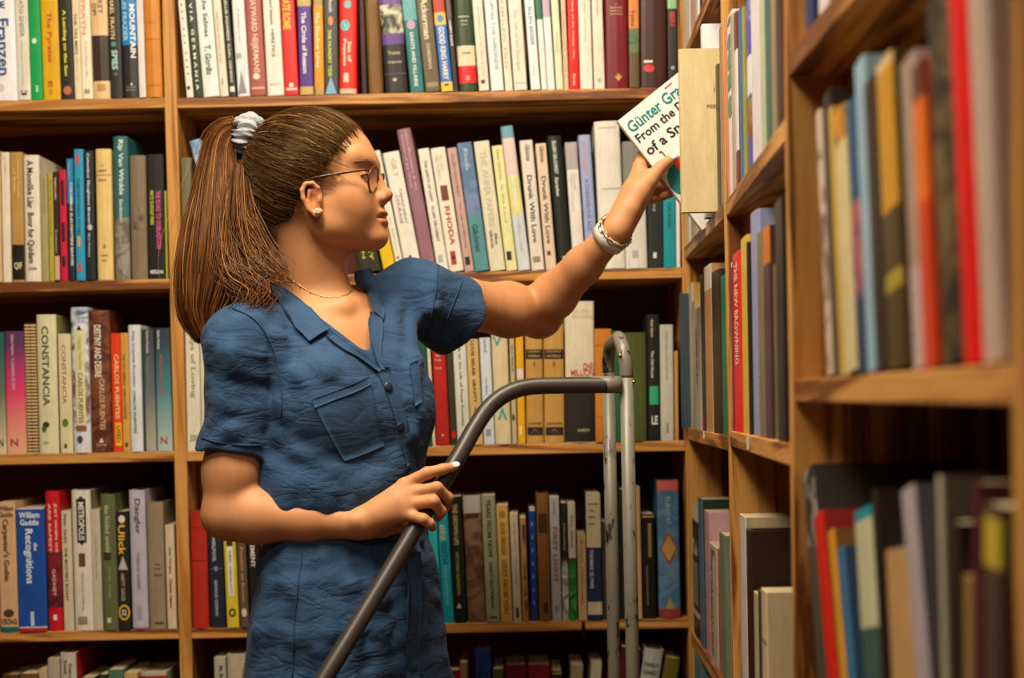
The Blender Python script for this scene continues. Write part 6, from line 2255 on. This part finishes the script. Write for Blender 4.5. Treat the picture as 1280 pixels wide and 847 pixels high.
child('cloth_ring', Vs, Fs, mat_linen('grey_scrunchie_cloth', '#8f9296', .6), True, sc_o, np.array(ctr))
tag(sc_o, 'ruffled grey cloth scrunchie round the base of the ponytail', 'scrunchie')

# glasses
gl = empty('eyeglasses', tuple(HO))
tag(gl, 'thin tortoiseshell eyeglasses with round lenses on the woman\'s face', 'glasses')
t = NT('tortoiseshell')
nz = t.n('ShaderNodeTexNoise', i_Scale=150.0, i_Detail=2.0)
t.l(t.ramp(nz.outputs['Fac'], [(0.42, srgb('#2a130b')), (0.6, srgb('#7a3c1c'))]), t.b.inputs['Base Color'])
t.b.inputs['Roughness'].default_value = 0.25
M_TORT = t.m
t = NT('spectacle_lens')
t.b.inputs['Base Color'].default_value = (1, 1, 1, 1)
t.b.inputs['Roughness'].default_value = 0.06
t.b.inputs['Alpha'].default_value = 0.05
nz = t.n('ShaderNodeTexNoise', i_Scale=4.0)
t.l(t.ramp(nz.outputs['Fac'], [(0.0, (.97, .97, .97)), (1.0, (1, 1, 1))]), t.b.inputs['Base Color'])
M_LENS = t.m
GO = np.array(HO)
for s in (-1, 1):
    rim = []
    for k in range(40):
        a = 2 * math.pi * k / 40
        y = .034 + .0245 * math.cos(a)
        z = .0375 + .0190 * math.sin(a) * (1 - .06 * math.cos(a))
        x = .0955 - .0045 * ((y - .010) / .05) ** 2 - .0035 * math.sin(a) * -1
        rim.append(hp(x, s * y, z) - GO)
    rm = tube('lens_rim', rim, .0015, M_TORT, gl, 8, closed=True)
    cen = sum(rim) / len(rim)
    mesh('lens', [r_ + HF * .0004 for r_ in rim] + [cen + HF * .0016], [(k, (k + 1) % 40, 40) for k in range(40)], M_LENS, gl, True)
    tube('temple_arm', [hp(x, s * y, z) - GO for x, y, z in ((.0885, .0585, .046), (.086, .0625, .0465), (.075, .066, .0445), (.045, .0745, .0385), (.015, .0795, .0325), (.000, .0815, .0275), (-.006, .081, .018))], .0019, M_TORT, gl, 8)
    tube('hinge', [hp(.0875, s * .0585, .0475) - GO, hp(.0875, s * .0605, .0445) - GO], .0018, M_TORT, gl, 8)
tube('bridge', [hp(x, y, z) - GO for x, y, z in ((.0965, -.0098, .041), (.0985, -.005, .0445), (.099, 0, .0455), (.0985, .005, .0445), (.0965, .0098, .041))], .0012, M_TORT, gl, 8)

# earrings: little flower of crystals on each lobe
M_GEM = mat_plain('crystal', '#d8cfbc', 0.22, 0.0, 0.6)
M_GOLD = mat_plain('gold', '#c89a48', 0.35, 1.0)
for s in (-1, 1):
    c = hp(.020, s * .0845, -.0165)
    er = empty('earring', tuple(c))
    tag(er, 'tiny crystal flower stud earring ' + ('on her ear facing the camera' if s < 0 else 'on her hidden far ear'), 'earring')
    for k in range(5):
        a = 2 * math.pi * k / 5 + .3
        child('crystal', *ellipsoid(c + HF * .0024 * math.cos(a) + HU * .0024 * math.sin(a), (.0015,) * 3, HB, 6, 4), M_GEM, False, er, c)
    child('gold_center', *ellipsoid(c + HL * s * .0006, (.0013,) * 3, HB, 8, 5), M_GOLD, True, er, c)

# necklace: fine chain with small beads at the base of the neck
nkp = [(358, 344), (372, 354), (386, 364), (402, 370), (418, 372), (432, 369), (440, 362)]
hk = cast(body, spline(nkp, 40))
nn_ = body.normal(hk, .004)
hk = hk + nn_ * .0012
nk = empty('necklace', tuple(hk[20]))
tag(nk, 'fine gold chain necklace with small beads at her throat', 'necklace')
tube('chain', [h_ - hk[20] for h_ in hk], .00045, M_GOLD, nk, 6)
for i in (8, 14, 19, 21, 23, 29, 34):
    child('bead', *ellipsoid(hk[i] + nn_[i] * .0006 - U3 * .0014, (.0013,) * 3, np.eye(3), 8, 6), M_GEM if i % 2 else M_GOLD, True, nk, hk[20])

# bracelet: white band with gold links round the raised wrist
ba = unit(WL - EL)
bc = P(767.5, 291, 2.297)
b1_ = unit(np.cross(ba, np.array([0, 1.0, 0])))
b2_ = np.cross(ba, b1_)
br_ = empty('bracelet', tuple(bc))
tag(br_, 'white band bracelet with gold links on her raised wrist', 'bracelet')
RBx, RBy = .0262, .0255
Vb, Fb = [], []
nb_ = 64
for i in range(nb_):
    a = 2 * math.pi * i / nb_
    for dr, dh in ((0, -.0120), (.0022, -.0124), (.0030, 0), (.0022, .0124), (0, .0120)):
        Vb.append(bc + b1_ * math.cos(a) * (RBx + dr) + b2_ * math.sin(a) * (RBy + dr) + ba * (dh - .006))
for i in range(nb_):
    for j in range(5):
        k, l_ = (i + 1) % nb_, (j + 1) % 5
        Fb.append((i * 5 + j, i * 5 + l_, k * 5 + l_, k * 5 + j))
child('band', Vb, Fb, mat_plain('white_band', '#e6e2dc', 0.35), True, br_, bc)
for k in range(14):
    a = 2 * math.pi * k / 14
    c = bc + b1_ * math.cos(a) * (RBx + .0032) + b2_ * math.sin(a) * (RBy + .0032) + ba * (.0062 if k % 2 else .0025)
    tg = unit(-b1_ * math.sin(a) + b2_ * math.cos(a))
    rd_ = unit(b1_ * math.cos(a) + b2_ * math.sin(a))
    link_pts = [c + tg * .0062 * math.cos(q_) + ba * .0034 * math.sin(q_) + rd_ * .0006 * math.sin(2 * q_) - bc for q_ in np.linspace(0, 2 * math.pi, 14, endpoint=False)]
    tube('gold_link', link_pts, .0009, M_GOLD, br_, 6, closed=True)
